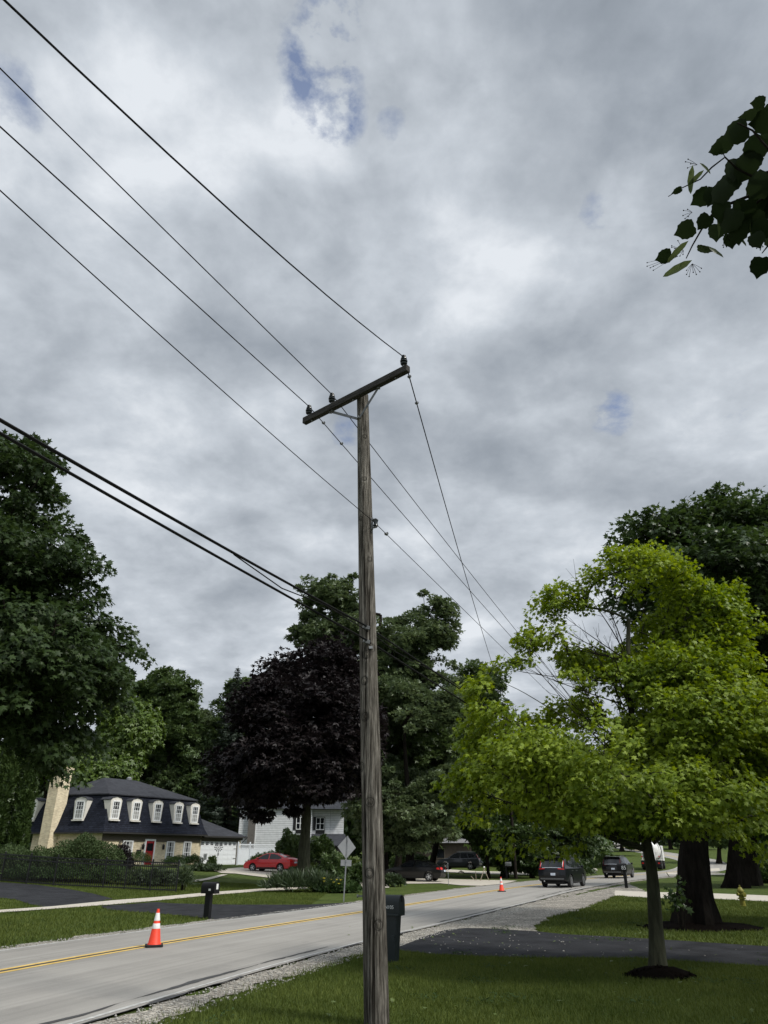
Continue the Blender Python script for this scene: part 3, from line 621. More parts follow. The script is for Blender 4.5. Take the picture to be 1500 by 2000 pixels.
LM['grassblade'] = leaf_mat('grass_blade', (.046, .076, .013), (.140, .172, .040), .25, .6, .15)
LM['hosta'] = leaf_mat('perennial_leaf', (.028, .050, .020), (.075, .105, .048), .25)
# ------------------------------------------------------------------ brick house with mansard roof
PHI = R(57.0); HZ = 1.02
SHEAR = .30      # the side wall meets the front at an obtuse corner
def brick_house():
    c = at(195, 1671, 69.0); ca, sa = math.cos(PHI), math.sin(PHI)
    root = empty('brick_house', (c.x, c.y, HZ), PHI, 'buff brick house under a dark shingled mansard roof with white dormers', 'house')
    def loc(px, z, axis, off):      # where a vertical through photo column px meets a wall of the house
        best = None
        for i in range(0, 2400):
            t = i * .01; lx, ly = (t, off) if axis == 'x' else (off, t); lx -= SHEAR * max(0, ly)
            wx, wy = c.x + lx * ca - ly * sa, c.y + lx * sa + ly * ca
            q = 750 + 1387 * wx / (wy * .9003 + (z + HZ - EYE) * .4353)
            if best is None or abs(q - px) < best[0]: best = (abs(q - px), t)
        return best[1]
    LF = 12.6; LS = loc(46, 2.6, 'y', 0.0); EV, MT, PK, IN = 2.60, 5.86, 7.85, .95
    # lower walls
    w = MB(); w.box(.5, LF - .4, .5, LS - .5, -.8, EV); w.build('wall', M['brick'], root)
    MB().box(.46, LF - .36, .44, .50, EV - .62, EV - .02).build('fascia_board', M['brown'], root)
    MB().box(-.06, LF + .02, -.06, LS + .06, EV - .02, EV + .10).build('eave', M['fascia'], root)
    ms = MB(); z0 = EV + .10
    b0 = [(-.03, -.03), (LF, -.03), (LF, LS), (-.03, LS)]; b1 = [(IN, IN), (LF - IN, IN), (LF - IN, LS - IN), (IN, LS - IN)]
    # bell-cast mansard: a slight kick at the eave
    bk = [(.22, .22), (LF - .25, .22), (LF - .25, LS - .25), (.22, LS - .25)]
    v = [(x, y, z0) for x, y in b0] + [(x, y, z0 + .55) for x, y in bk] + [(x, y, MT) for x, y in b1]
    f = [(i + 4 * k, (i + 1) % 4 + 4 * k, (i + 1) % 4 + 4 * k + 4, i + 4 * k + 4) for k in range(2) for i in range(4)]
    ms.add(v, f); ms.build('mansard_roof', M['shingle'], root)
    rf = MB(); o = IN - .16; e0 = [(o, o), (LF - o, o), (LF - o, LS - o), (o, LS - o)]
    v = [(x, y, MT) for x, y in e0] + [(x, y, MT + .10) for x, y in e0] + [(3.5, LS / 2, PK - .25), (7.3, LS / 2, PK - .25)]
    rf.add(v, [(0, 1, 2, 3)] + [(i, (i + 1) % 4, (i + 1) % 4 + 4, i + 4) for i in range(4)] + [(4, 5, 9, 8), (5, 6, 9), (6, 7, 8, 9), (7, 4, 8)]); r = rf.build('upper_roof', M['shingle_top'], root)
    MB().lathe([(.22, PK - .12), (.24, PK + .06), (.1, PK + .16), (.02, PK + .18)], 14, (6.6, LS / 2 + .2, -.12)).build('roof_vent', M['steel'], root, True)
    # chimney on the side wall
    yc = loc(80, .6, 'y', -.35)
    ch = MB(); ch.box(-.42, .75, yc - .50, yc + .50, 1.0, 8.0); ch.add([(-.45, yc - .95, -.8), (.6, yc - .95, -.8), (.6, yc + .95, -.8), (-.45, yc + .95, -.8), (-.45, yc - .95, .75), (.6, yc - .95, .75), (.6, yc + .95, .75), (-.45, yc + .95, .75), (-.42, yc - .50, 1.0), (.6, yc - .50, 1.0), (.6, yc + .50, 1.0), (-.42, yc + .50, 1.0)],
        [(0, 1, 5, 4), (1, 2, 6, 5), (2, 3, 7, 6), (3, 0, 4, 7), (4, 5, 9, 8), (5, 6, 10, 9), (6, 7, 11, 10), (7, 4, 8, 11)])
    cho = ch.build('chimney', M['brick'], root)
    MB().box(-.50, .83, yc - .58, yc + .58, 8.0, 8.22).box(-.36, .7, yc - .45, yc + .45, 8.22, 8.30).build('chimney_cap', M['brick'], cho)
    # dormers: vertical white window with sloping cheeks and a small hipped cap
    def slope_in(z): 
        t = (z - (z0 + .55)) / (MT - z0 - .55); return .22 + (IN - .22) * max(0, t)
    def dormer(u, side, w=.94):
        zb, zt = EV + 1.10, EV + 2.75; d0 = slope_in(zb) - .10; h = w / 2
        def P(a, dep, z): return (a, dep, z) if side == 'front' else (dep, a, z)
        # cheeks flare outward towards the top, as a boxed surround
        m = MB(); wt = h + .15; ap = zt + .30
        face = [P(u - h - .03, d0, zb), P(u + h + .03, d0, zb), P(u + wt, d0, zt), P(u + wt - .16, d0, zt + .20), P(u, d0, ap), P(u - wt + .16, d0, zt + .20), P(u - wt, d0, zt)]
        back = [P(u - h - .03, d0 + .3, zb), P(u + h + .03, d0 + .3, zb), P(u + wt, 1.0, zt), P(u + wt - .16, 1.1, zt + .20), P(u, 1.2, ap), P(u - wt + .16, 1.1, zt + .20), P(u - wt, 1.0, zt)]
        n = 7; m.add(face + back, [tuple(range(n)), tuple(range(2 * n - 1, n - 1, -1))] + [(i, (i + 1) % n, (i + 1) % n + n, i + n) for i in range(n)])
        do = m.build('dormer', M['cream'], root)
        c_ = MB(); rr = [(u - wt - .05, zt + .03), (u - wt + .16, zt + .225), (u, ap + .02), (u + wt - .16, zt + .225), (u + wt + .05, zt + .03)]; up = [(a, z + .04) for a, z in rr]
        k = len(rr); vs = [P(a, d0 - .06, z) for a, z in rr + up] + [P(a, 1.3, z) for a, z in rr + up]
        c_.add(vs, [(i, i + 1, i + 1 + k, i + k) for i in range(k - 1)] + [(i + 2 * k, i + 1 + 2 * k, i + 1 + 3 * k, i + 3 * k) for i in range(k - 1)] + [(i + k, i + 1 + k, i + 1 + 3 * k, i + 3 * k) for i in range(k - 1)] + [(i, i + 1, i + 1 + 2 * k, i + 2 * k) for i in range(k - 1)] + [(0, k, 3 * k, 2 * k), (k - 1, 2 * k - 1, 4 * k - 1, 3 * k - 1)])
        c_.build('dormer_cap', M['shingle_top'], do)
        f_ = MB(); y0 = d0 - .05; fw = .10; W_ = h - .06; Z0, Z1 = zb + .08, zt - .02
        def bx(mm, a0, a1, q0, q1, za, zb_):
            mm.box(a0, a1, q0, q1, za, zb_) if side == 'front' else mm.box(q0, q1, a0, a1, za, zb_)
        bx(f_, u - W_, u - W_ + fw, y0, d0 + .02, Z0, Z1); bx(f_, u + W_ - fw, u + W_, y0, d0 + .02, Z0, Z1); bx(f_, u - W_ + fw, u + W_ - fw, y0, d0 + .02, Z1 - fw, Z1); bx(f_, u - W_ + fw, u + W_ - fw, y0, d0 + .02, Z0, Z0 + fw)
        zm = (Z0 + Z1) / 2; bx(f_, u - W_ + fw, u + W_ - fw, y0 + .008, d0 + .02, zm - .035, zm + .035)
        for s in (-1, 1): bx(f_, u + s * W_ / 3.2 - .016, u + s * W_ / 3.2 + .016, y0 + .015, d0 + .015, Z0 + fw, Z1 - fw)
        for q in ((Z0 + fw + zm) / 2, (Z1 - fw + zm) / 2): bx(f_, u - W_ + fw, u + W_ - fw, y0 + .017, d0 + .014, q - .016, q + .016)
        f_.build('window_frame', M['white'], do)
        g_ = MB(); bx(g_, u - W_ + fw, u + W_ - fw, d0 - .022, d0 + .01, Z0 + fw, Z1 - fw); g_.build('pane', M['pane'], do)
        cu = MB()
        bx(cu, u - W_ + fw, u + W_ - fw, d0 - .026, d0 - .0225, Z0 + fw, zm - .05); cu.build('net_curtain', M['curtain'], do)
        s_ = MB(); bx(s_, u - h - .06, u + h + .06, d0 - .14, d0 + .05, zb - .07, zb + .03); s_.build('sill', M['cream'], do)
    for px in (224, 264.5, 306, 347, 379): dormer(loc(px, 4.4, 'x', .3), 'front')
    for px in (156, 60): dormer(loc(px, 4.4, 'y', .3), 'side', .98)
    # ground floor front: door, windows, lanterns
    def fx(px): return loc(px, 1.2, 'x', .5)
    def win(px, w, za, zb):
        u = fx(px); f_ = MB(); h = w / 2
        f_.box(u - h - .12, u - h, .42, .52, za, zb).box(u + h, u + h + .12, .42, .52, za, zb).box(u - h, u + h, .42, .52, zb - .1, zb).box(u - h, u + h, .42, .52, za, za + .1).box(u - h, u + h, .435, .52, (za + zb) / 2 - .035, (za + zb) / 2 + .035)
        for s in (-1, 1): f_.box(u + s * h / 3 - .014, u + s * h / 3 + .014, .45, .515, za + .1, zb - .1)
        for k in (1, 3): f_.box(u - h, u + h, .452, .514, za + (zb - za) * k / 4 - .014, za + (zb - za) * k / 4 + .014)
        o_ = f_.build('window', M['white'], root); MB().box(u - h, u + h, .47, .51, za + .1, zb - .1).build('pane', M['pane'], o_)
        MB().box(u - h, u - h * .35, .462, .4695, za + .1, zb - .1).box(u + h * .35, u + h, .462, .4695, za + .1, zb - .1).build('net_curtain', M['curtain'], o_)
    win(247, .95, .55, 2.05); win(331, .78, .12, 2.05); win(364, .78, .12, 2.05)
    u = fx(290); d = MB(); d.box(u - .47, u + .47, .40, .49, -.02, 2.02); do = d.build('front_door', M['reddoor'], root, bevel=.012)
    MB().box(u - .36, u + .36, .392, .40, 1.2, 1.85).build('door_panel', M['glass'], do); MB().lathe([(.03, .33), (.045, .36), (.03, .39)], 10, (u - .38, 0, .98), 'y').build('handle', M['chrome'], do)
    MB().box(u - .62, u - .47, .38, .52, -.05, 2.05).box(u + .47, u + .62, .38, .52, -.05, 2.05).box(u - .62, u + .62, .38, .52, 2.05, 2.2).build('door_frame', M['white'], root)
    for px in (274, 314):
        u = fx(px); l = MB(); l.bar((u, .5, 1.72), (u, .28, 1.72), .03, .03).lathe([(.05, 1.30), (.09, 1.34), (.11, 1.62), (.13, 1.64), (.04, 1.78), (.02, 1.84)], 6, (u, .26, 0)); l.build('wall_lantern', M['black'], root)
    MB().box(fx(270) - .22, fx(270) + .22, .40, .5, .95, 1.28).build('letter_box', M['black'], root, bevel=.02)
    # garage wing
    gx0, gx1 = LF - .4, LF + 6.3; gy = .75
    xa, xb = LF + .15, LF + 5.45
    w = MB(); w.box(gx0, xa - .0, gy, gy + 6, -.8, EV - .05).box(xb + .18, gx1 - .35, gy, gy + 7, -.8, EV - .05); w.build('garage_wall', M['brick'], root)
    MB().box(xa, xb + .18, gy + .06, gy + .2, 2.12, EV - .05).box(xb, xb + .18, gy + .05, gy + .2, -.1, 2.12).build('garage_surround', M['brown'], root)
    gd = MB()
    for k in range(5): gd.box(xa, xb, gy + .10, gy + .16, -.05 + k * .434, -.05 + (k + 1) * .434 - .012)
    gd.box(xa, xb, gy + .13, gy + .17, -.05, 2.12)
    for k in range(4):
        for j in range(8):
            a = xa + (xb - xa) * (j + .12) / 8; b = xa + (xb - xa) * (j + .88) / 8; gd.box(a, b, gy + .085, gy + .10, .04 + k * .434, .30 + k * .434)
    gdo = gd.build('garage_door', M['garage'], root)
    for j in range(8):
        a = xa + (xb - xa) * (j + .24) / 8; b = xa + (xb - xa) * (j + .76) / 8; m_ = (a + b) / 2; wi = MB()
        for (p, q) in ((a, m_ - .02), (m_ + .02, b)):
            for (r_, s_) in ((1.78, 1.90), (1.93, 2.04)): wi.box(p, q, gy + .088, gy + .098, r_, s_)
        wi.build('door_window', M['glass'], gdo)
    for z in (1.42, .5): MB().box(xb - .42, xb - .04, gy + .07, gy + .086, z, z + .05).build('hinge_strap', M['black'], gdo)
    for s in (-.06, .06): MB().box((xa + xb) / 2 + s - .015, (xa + xb) / 2 + s + .015, gy + .055, gy + .086, .8, 1.08).build('handle', M['black'], gdo)
    MB().box(gx0 + .3, gx1 + .1, gy - .42, gy - .30, EV - .12, EV + .03).box(gx1 - .02, gx1 + .1, gy - .30, gy + 7.3, EV - .12, EV + .03).build('gutter', M['fascia'], root)
    MB().tube([(gx1 + .05, gy - .34, EV - .1), (gx1 - .2, gy - .2, EV - .4), (gx1 - .28, gy - .06, EV - .6), (gx1 - .28, gy - .06, -.2)], .045, 8).build('downpipe', M['fascia'], root)
    gr = MB(); e = [(gx0, gy - .40), (gx1 + .06, gy - .40), (gx1 + .06, gy + 7.4), (gx0, gy + 7.4)]; pk = [(gx0 - .2, gy + 3.5), (gx1 - 3.1, gy + 3.5)]; ez = EV + .03
    gr.add([(x, y, ez) for x, y in e] + [(x, y, ez + 2.0) for x, y in pk], [(0, 1, 5, 4), (1, 2, 5), (2, 3, 4, 5), (0, 3, 2, 1)]); gr.build('garage_roof', M['shingle_top'], root)
    MB().box(gx0 + .3, gx1 - .1, gy - .02, gy + .05, EV - .34, EV - .12).build('garage_fascia', M['brown'], root)
    for o_ in root.children_recursive:
        if o_.type == 'MESH':
            for v_ in o_.data.vertices: v_.co.x -= SHEAR * max(0., v_.co.y)
    return root, c
HROOT, HC = brick_house()
def hpos(lx, ly): ca, sa = math.cos(PHI), math.sin(PHI); return (HC.x + lx * ca - ly * sa, HC.y + lx * sa + ly * ca)

# ------------------------------------------------------------------ white clapboard house and other far houses
def white_house():
    Y = 93.0; p = at(462, 1671, Y); z = g(p.x, p.y); root = empty('clapboard_house', (p.x, p.y, z), R(8), 'white two storey clapboard house half hidden by the purple maple', 'house')
    k = Y * .9 / 1387; wA = (606 - 462) * k; wB = (672 - 606) * k
    MB().box(0, wA, 0, 9, -1, 6.3).box(wA - .0, wA + wB, 1.0, 9, -1, 6.3).build('wall', M['siding'], root)
    rf = MB(); W_ = wA + wB
    rf.add([(-.4, -.4, 6.25), (W_ + .4, -.4, 6.25), (W_ + .4, 9.4, 6.25), (-.4, 9.4, 6.25), (-.4, 4.5, 8.6), (W_ + .4, 4.5, 8.6)], [(0, 1, 5, 4), (2, 3, 4, 5), (1, 2, 5), (3, 0, 4), (0, 3, 2, 1)]); rf.build('roof', M['shingle_top'], root)
    MB().box(1.1, 1.9, -.55, .0, -1, 8.9).build('chimney', mat('grey_brick', (.12, .11, .10), .9, .2, 4), root)
    MB().tube([(2.0, -.12, -.5), (2.0, -.12, 6.2)], .05, 8).build('downpipe', M['white'], root)
    def win(x0, x1, z0, z1, y):
        f = MB().box(x0 - .35, x0, y - .05, y + .02, z0 - .05, z1 + .05).box(x1, x1 + .06, y - .05, y + .02, z0 - .3, z1 + .05).box(x0, x1, y - .05, y + .02, z0 - .42, z0 - .04).box(x0, x1, y - .05, y + .02, z1, z1 + .08).build('window', M['black'], root)
        fr = MB().box(x0, x0 + .07, y - .04, y + .03, z0, z1).box(x1 - .07, x1, y - .04, y + .03, z0, z1).box(x0 + .07, x1 - .07, y - .04, y + .03, z1 - .07, z1).box(x0 + .07, x1 - .07, y - .04, y + .03, z0, z0 + .07).box((x0 + x1) / 2 - .04, (x0 + x1) / 2 + .04, y - .035, y + .03, z0 + .07, z1 - .07).box(x0 + .07, x1 - .07, y - .03, y + .03, (z0 + z1) / 2 - .03, (z0 + z1) / 2 + .03)
        fr.build('window_frame', M['white'], f); MB().box(x0 + .05, x1 - .05, y - .015, y + .03, z0 + .05, z1 - .05).build('pane', M['glass'], f)
    xw = wA + .55; win(xw, xw + 1.05, 3.95, 5.35, 1.0); win(wA - 1.9, wA - .9, 3.95, 5.35, 0)
    # porch
    x0, x1 = wA - .6, wA + wB + .2
    MB().add([(x0, -2.2, 2.2), (x1, -2.2, 2.2), (x1, 1.0, 3.5), (x0, 1.0, 3.5), (x0, -2.2, 2.1), (x1, -2.2, 2.1), (x1, 1.0, 3.4), (x0, 1.0, 3.4)], [(0, 1, 2, 3), (7, 6, 5, 4), (0, 4, 5, 1), (1, 5, 6, 2), (2, 6, 7, 3), (3, 7, 4, 0)]).build('porch_roof', M['shingle_top'], root)
    MB().add([(x0 + .02, -2.0, 2.08), (x0 + .02, .0, 2.08), (x0 + .02, .0, 3.0), (x0 + .1, -2.0, 2.08), (x0 + .1, .0, 2.08), (x0 + .1, .0, 3.0)], [(0, 1, 2), (5, 4, 3), (0, 2, 5, 3)]).build('porch_gable', M['siding'], root)
    for x in (x0 + .25, x1 - 1.6, x1 - .2): MB().box(x - .07, x + .07, -2.1, -1.96, -.8, 2.12).build('porch_post', M['white'], root)
    MB().box(x0, x1, .93, .99, -1, 2.6).build('porch_wall', M['fascia'], root)
white_house()
def grey_house():
    p = at(835, 1671, 108); z = g(p.x, p.y); root = empty('grey_house', (p.x, p.y, z), R(-6), 'low grey roofed house glimpsed through the trees behind the black car', 'house')
    MB().box(-4, 6, 0, 7, -1, 2.9).build('wall', mat('dark_brown_siding', (.07, .055, .045), .9, .2, 3), root)  # wall in one even dark brown
    MB().add([(-4.5, -.5, 2.85), (6.5, -.5, 2.85), (6.5, 7.5, 2.85), (-4.5, 7.5, 2.85), (-4.5, 3.5, 4.4), (6.5, 3.5, 4.4)], [(0, 1, 5, 4), (2, 3, 4, 5), (1, 2, 5), (3, 0, 4), (0, 3, 2, 1)]).build('roof', mat('pale_roof', (.22, .22, .23), .8, .1, 6), root)
    f = MB().box(-2.8, -1.6, -.05, .03, .9, 2.2).build('window', M['brown'], root); MB().box(-2.7, -1.7, -.06, -.04, 1.0, 2.1).build('pane', M['glass'], f)
    f = MB().box(1.2, 2.4, -.05, .03, .9, 2.2).build('window', M['brown'], root); MB().box(1.3, 2.3, -.06, -.04, 1.0, 2.1).build('pane', M['glass'], f)
grey_house()

# ------------------------------------------------------------------ fences
def iron_fence():
    pts = [gp(-160, 1716), gp(0, 1722), gp(104, 1731), gp(200, 1736), gp(242, 1738), gp(292, 1741), gp(343, 1743)]
    o = Vector((pts[2][0], pts[2][1], g(*pts[2]))); root = empty('iron_fence', o, 0, 'black iron picket fence in front of the grey green shrubs', 'fence')
    # even post spacing along the line
    seg = []; step = 2.3
    for a, b in zip(pts, pts[1:]):
        a = Vector(a); b = Vector(b); n = max(1, round((b - a).length / step)); seg += [(a.lerp(b, i / n), a.lerp(b, (i + 1) / n)) for i in range(n)]
    def W3(p, h): return Vector((p.x, p.y, g(p.x, p.y) + h)) - o
    for a, b in seg:
        m = MB(); n = max(3, int((b - a).length / .115))
        for h in (.10, 1.16, 1.36): m.bar(W3(a, h), W3(b, h), .05, .055)
        for i in range(1, n):
            p = a.lerp(b, i / n); m.bar(W3(p, .06), W3(p, 1.36), .03, .03, (1, 0, 0))
        m.build('picket_panel', M['black'], root)
    for p in [s[0] for s in seg] + [seg[-1][1]]:
        m = MB(); m.bar(W3(p, -.1), W3(p, 1.46), .07, .07, (1, 0, 0)); q = W3(p, 1.46); m.lathe([(.045, 0), (.045, .02), (.005, .07)], 8, tuple(q)); m.build('post', M['black'], root)
iron_fence()
def vinyl_fence():
    a = Vector((at(464, 1671, 81).x, 81, 0)); b = Vector((at(487, 1671, 82).x, 82, 0)); c = Vector((at(560, 1671, 84).x, 84, 0)); o = Vector((a.x, a.y, g(a.x, a.y)))
    root = empty('vinyl_fence', o, 0, 'white vinyl fence with a lattice top between the garage and the white house', 'fence')
    for p in (a, b, c):
        q = Vector((p.x, p.y, o.z)) - o; m = MB(); m.box(q.x - .07, q.x + .07, q.y - .07, q.y + .07, -.3, 2.05); m.lathe([(.09, 2.05), (.09, 2.09), (.01, 2.17)], 4, (q.x, q.y, 0)); m.build('post', M['vinyl'], root)
    for p, q in ((a, b), (b, c)):
        p = Vector((p.x, p.y, 0)) - Vector((o.x, o.y, 0)); q = Vector((q.x, q.y, 0)) - Vector((o.x, o.y, 0)); m = MB()
        for z, h in ((.1, .12), (1.5, .1), (1.92, .1)): m.bar(p + Vector((0, 0, z)), q + Vector((0, 0, z)), .05, h)
        m.bar(p + Vector((0, 0, .8)), q + Vector((0, 0, .8)), .025, 1.4)
        L_ = (q - p).length; n = int(L_ / .14)
        for i in range(n):
            for s in (0, 1):
                t0, t1 = (i + s) / n, (i + 1 - s) / n; m.bar(p.lerp(q, t0) + Vector((0, 0, 1.54)), p.lerp(q, t1) + Vector((0, 0, 1.88)), .012, .03)
        m.build('lattice_panel', M['vinyl'], root)
vinyl_fence()

# ------------------------------------------------------------------ utility pole and wires
POLE_B = at(736, 2006, 10.2); POLE_T = Vector((-.372, 10.2, 8.98))
PB = Vector((POLE_B.x, 10.2, 0)); AX = (POLE_T - PB)
def pole_r(z): return .152 - .053 * z / 9
_kn = [(1.62, 250), (2.45, 262), (2.9, 205), (4.05, 240), (4.42, 255), (4.52, 292), (3.55, 238), (5.9, 300), (6.6, 232), (7.3, 270), (8.1, 285), (8.5, 250), (1.05, 290), (7.85, 225)]
POLE_KNOTS = []
for z, deg in _kn:
    c = AX * (z / AX.z); a = R(deg); POLE_KNOTS.append((c.x + pole_r(z) * math.cos(a), c.y + pole_r(z) * math.sin(a), z, .034 + .02 * (z < 5)))
M['pole'] = pole_wood(); M['arm'] = mat('dark_arm_wood', (.022, .020, .018), .9, .45, 30, .6, 40, stretch=(.12, 1, 1), col2=(.060, .055, .049))
def utility_pole():
    root = empty('utility_pole', PB, 0, 'weathered wooden utility pole with a crossarm standing on the near lawn', 'utility pole')
    rng = np.random.default_rng(2); ns, nr = 72, 330; zz = np.linspace(-.3, 9.0, nr); an = np.arange(ns) / ns * 2 * np.pi
    Z_, A_ = np.meshgrid(zz, an, indexing='ij'); cx = AX.x * Z_ / AX.z; rad = .152 - .053 * Z_ / 9
    for k in range(26):
        a0 = rng.random() * 6.28; z0 = rng.uniform(-.5, 8); l = rng.uniform(.8, 3); w = rng.uniform(.03, .07); dp = rng.uniform(.002, .007)
        da = (A_ - a0 + np.pi) % (2 * np.pi) - np.pi; rad = rad - dp * np.exp(-(da / w) ** 2) * np.exp(-((Z_ - z0 - l / 2) / (l / 2)) ** 4)
    rad = rad + .0022 * np.sin(A_ * 9 + Z_ * .8) + .0016 * np.sin(A_ * 23 + Z_ * 1.7 + 2) + .003 * np.sin(Z_ * 2.1) * np.sin(A_ * 2 + Z_)
    for (z, deg), kk in zip(_kn, POLE_KNOTS):
        da = (A_ - R(deg) + np.pi) % (2 * np.pi) - np.pi; d = np.hypot(da * rad, (Z_ - z) * .85) / kk[3]; rad = rad + .012 * np.exp(-(d / 1.5) ** 2) - .012 * np.exp(-((d - .75) / .25) ** 2)
    v = np.stack([cx + rad * np.cos(A_), rad * np.sin(A_), Z_], 2).reshape(-1, 3); v = np.concatenate([v, [[AX.x * 9 / AX.z, 0, 9.02]]]); i = np.arange(ns * nr).reshape(nr, ns); j = np.roll(i, -1, 1)
    f = np.stack([i[:-1].ravel(), j[:-1].ravel(), j[1:].ravel(), i[1:].ravel()], 1)
    tq = np.stack([i[-1], j[-1], np.full(ns, ns * nr), np.full(ns, ns * nr)], 1)
    me = bpy.data.meshes.new('shaft'); me.from_pydata(v.tolist(), [], f.tolist() + [tuple(q[:3]) for q in tq.tolist()])
    obj('shaft', me, M['pole'], root, smooth=True)
    # crossarm, fixed to the camera side of the pole head
    d = Vector((.762, -.647, 0)); n = Vector((-.647, -.762, 0)); c = Vector((-.40, 10.2, 8.92)) - PB + n * .13 * 1.0
    c = Vector((-.02 + POLE_T.x, 10.2, 8.93)) - PB + n * .14
    ends = (c - d * 1.27, c + d * 1.15)
    ar = bpy.data.objects.new('crossarm', None)
    m = MB(); L_ = (ends[1] - ends[0]).length; m.box(-L_ / 2, L_ / 2, -.047, .047, -.06, .06)
    mid = (ends[0] + ends[1]) / 2; ao = m.build('crossarm', M['arm'], root, bevel=.01, loc=mid, rot=(0, 0, math.atan2(d.y, d.x)))
    for u in (-1.0, -.5, 0.0, .95): MB().lathe([(.022, -.085), (.022, -.065), (.012, -.06), (.012, .0)], 8, (u, 0, 0)).build('bolt', M['dull_steel'], ao)
    # flat steel braces down to the pole
    hub = Vector((AX.x * 8.5 / AX.z, 0, 8.47)) + n * .115
    for s in (-.62, .50):
        p = c + d * s + Vector((0, 0, -.055)) + n * .0; m = MB(); q = hub + d * (.02 if s > 0 else -.02); e = p + n * -.02
        m.bar(e, q, .045, .008, n); m.bar(e + Vector((0, 0, .02)), e + Vector((0, 0, -.03)), .05, .05); m.build('brace', M['dull_steel'], root)
    MB().lathe([(.025, 0), (.025, .02), (.012, .02), (.012, .05)], 8, tuple(hub)).build('brace_bolt', M['dull_steel'], root)
    ins = {}
    for key, u in (('w1', 1.06), ('w2', -.58), ('w3', -1.16)):
        p = c + d * u + Vector((0, 0, .06)); m = MB()
        o_ = MB().lathe([(.012, 0), (.012, .09)], 8).build('insulator_pin', M['steel'], root, loc=p)
        m.lathe([(.03, .055), (.052, .065), (.058, .085), (.036, .092), (.036, .108), (.060, .115), (.062, .133), (.036, .142), (.036, .158), (.052, .165), (.050, .183), (.030, .195), (.030, .21), (.040, .215), (.036, .235), (.01, .24)], 20); m.build('insulator', M['ceramic'], o_, True)
        ins[key] = PB + p + Vector((0, 0, .215))
    # neutral bracket, comm clamps, step bolt, small plates
    pn = Vector((AX.x * 6.52 / AX.z, 0, 6.52)); b = pn + Vector((.118, -.06, 0))
    m = MB(); m.bar(b + Vector((-.01, 0, -.10)), b + Vector((-.01, 0, .10)), .03, .03).bar(b + Vector((0, 0, .07)), b + Vector((.06, -.03, .07)), .04, .012).bar(b + Vector((0, 0, -.07)), b + Vector((.06, -.03, -.07)), .04, .012); m.build('bracket', M['dull_steel'], root)
    MB().lathe([(.02, -.055), (.042, -.05), (.03, 0), (.042, .05), (.02, .055)], 14, tuple(b + Vector((.045, -.025, 0)))).build('spool_insulator', M['ceramic'], root, True)
    ins['n'] = PB + b + Vector((.02, -.06, 0))
    for key, zc in (('c1', 4.83), ('c2', 4.62)):
        q = Vector((AX.x * zc / AX.z, 0, zc)) + Vector((-.02, -.155, 0)); m = MB(); m.bar(q + Vector((-.05, .0, 0)), q + Vector((.05, 0, -.03)), .035, .05).bar(q + Vector((0, .0, 0)), q + Vector((0, .1, 0)), .02, .02); m.build('cable_clamp', M['dull_steel'], root); ins[key] = PB + q + Vector((0, -.015, .0))
    q = Vector((AX.x * 4.52 / AX.z + .04, -.14, 4.52)); MB().box(q.x - .025, q.x + .025, q.y - .006, q.y + .01, q.z - .018, q.z + .018).build('tag_plate', M['steel'], root)
    zb = 1.36; q = Vector((AX.x * zb / AX.z, 0, zb)); MB().bar(q + Vector((-.12, -.02, 0)), q + Vector((-.20, -.03, 0)), .018, .018).lathe([(.02, -.215), (.02, -.195)], 8, (q.x, q.y - .03, q.z), 'x').build('step_bolt', M['dull_steel'], root)
    return root, ins
UPOLE, INS = utility_pole()
def far_pole(label, x, y, h, arm_az):
    root = empty('utility_pole', (x, y, g(x, y)), 0, label, 'utility pole', None)
    MB().tube([(0, 0, -.3), (0, 0, h * .5), (0, 0, h)], [.15, .13, .10], 14).build('shaft', M['bark_dark'], root, True)
    d = Vector((math.cos(arm_az), math.sin(arm_az), 0)); MB().bar(d * -1.22 + Vector((0, -.15, h - .15)), d * 1.22 + Vector((0, -.15, h - .15)), .1, .12).build('crossarm', M['arm'], root)
    for u in (-1.1, -.55, 1.08):
        MB().lathe([(.012, 0), (.06, .05), (.07, .09), (.045, .1), (.07, .13), (.05, .2), (.01, .22)], 10, tuple(d * u + Vector((0, -.15, h - .09)))).build('insulator', M['ceramic'], root, True)
NP_ = Vector((19.9, 60.0, 0)); far_pole('farther wooden utility pole hidden behind the yellow green tree', 19.9, 60.0, 8.6, R(-25))
xm = 11.4; far_pole('thin wooden utility pole among dark trees beyond the far cone', xm, 69, 13.0, R(-30))
def wire(label, group, a, b, sag, r, start=None, splices=(), thick2=None):
    a = Vector(a); b = Vector(b); n = 48; pts = []
    for i in range(n + 1):
        t = (i / n); p = a.lerp(b, t); p.z -= 4 * sag * t * (1 - t); pts.append(p - a)
    m = MB(); m.tube(pts, r, 6); o = m.build('power_line', M['cable'], None, True, loc=a); tag(o, label, 'wire', group)
    L_ = (b - a).length
    for s in splices:
        t = s / L_; p = a.lerp(b, t); p.z -= 4 * sag * t * (1 - t); d = (b - a).normalized(); q = p - a
        sp_ = MB(); sp_.tube([q - d * .035, q - d * .02, q + d * .02, q + d * .035], [r, .022, .022, r], 8); sp_.bar(q - Vector((.03, 0, .0)), q + Vector((.03, 0, .02)), .03, .03); sp_.build('clamp', M['dull_steel'], o)
    return o
WIREBACK = {'w1': (-15.96, -35.28, 6.46, 4.67), 'w2': (-23.8, -32.9, 9.15, 0.0), 'w3': (-16.79, -31.3, 2.66, .22), 'n': (-16.73, -30.5, 9.27, 1.47), 'c1': (-17.2, -30.3, 6.03, .86), 'c2': (-21.8, -31.4, 8.13, .61)}
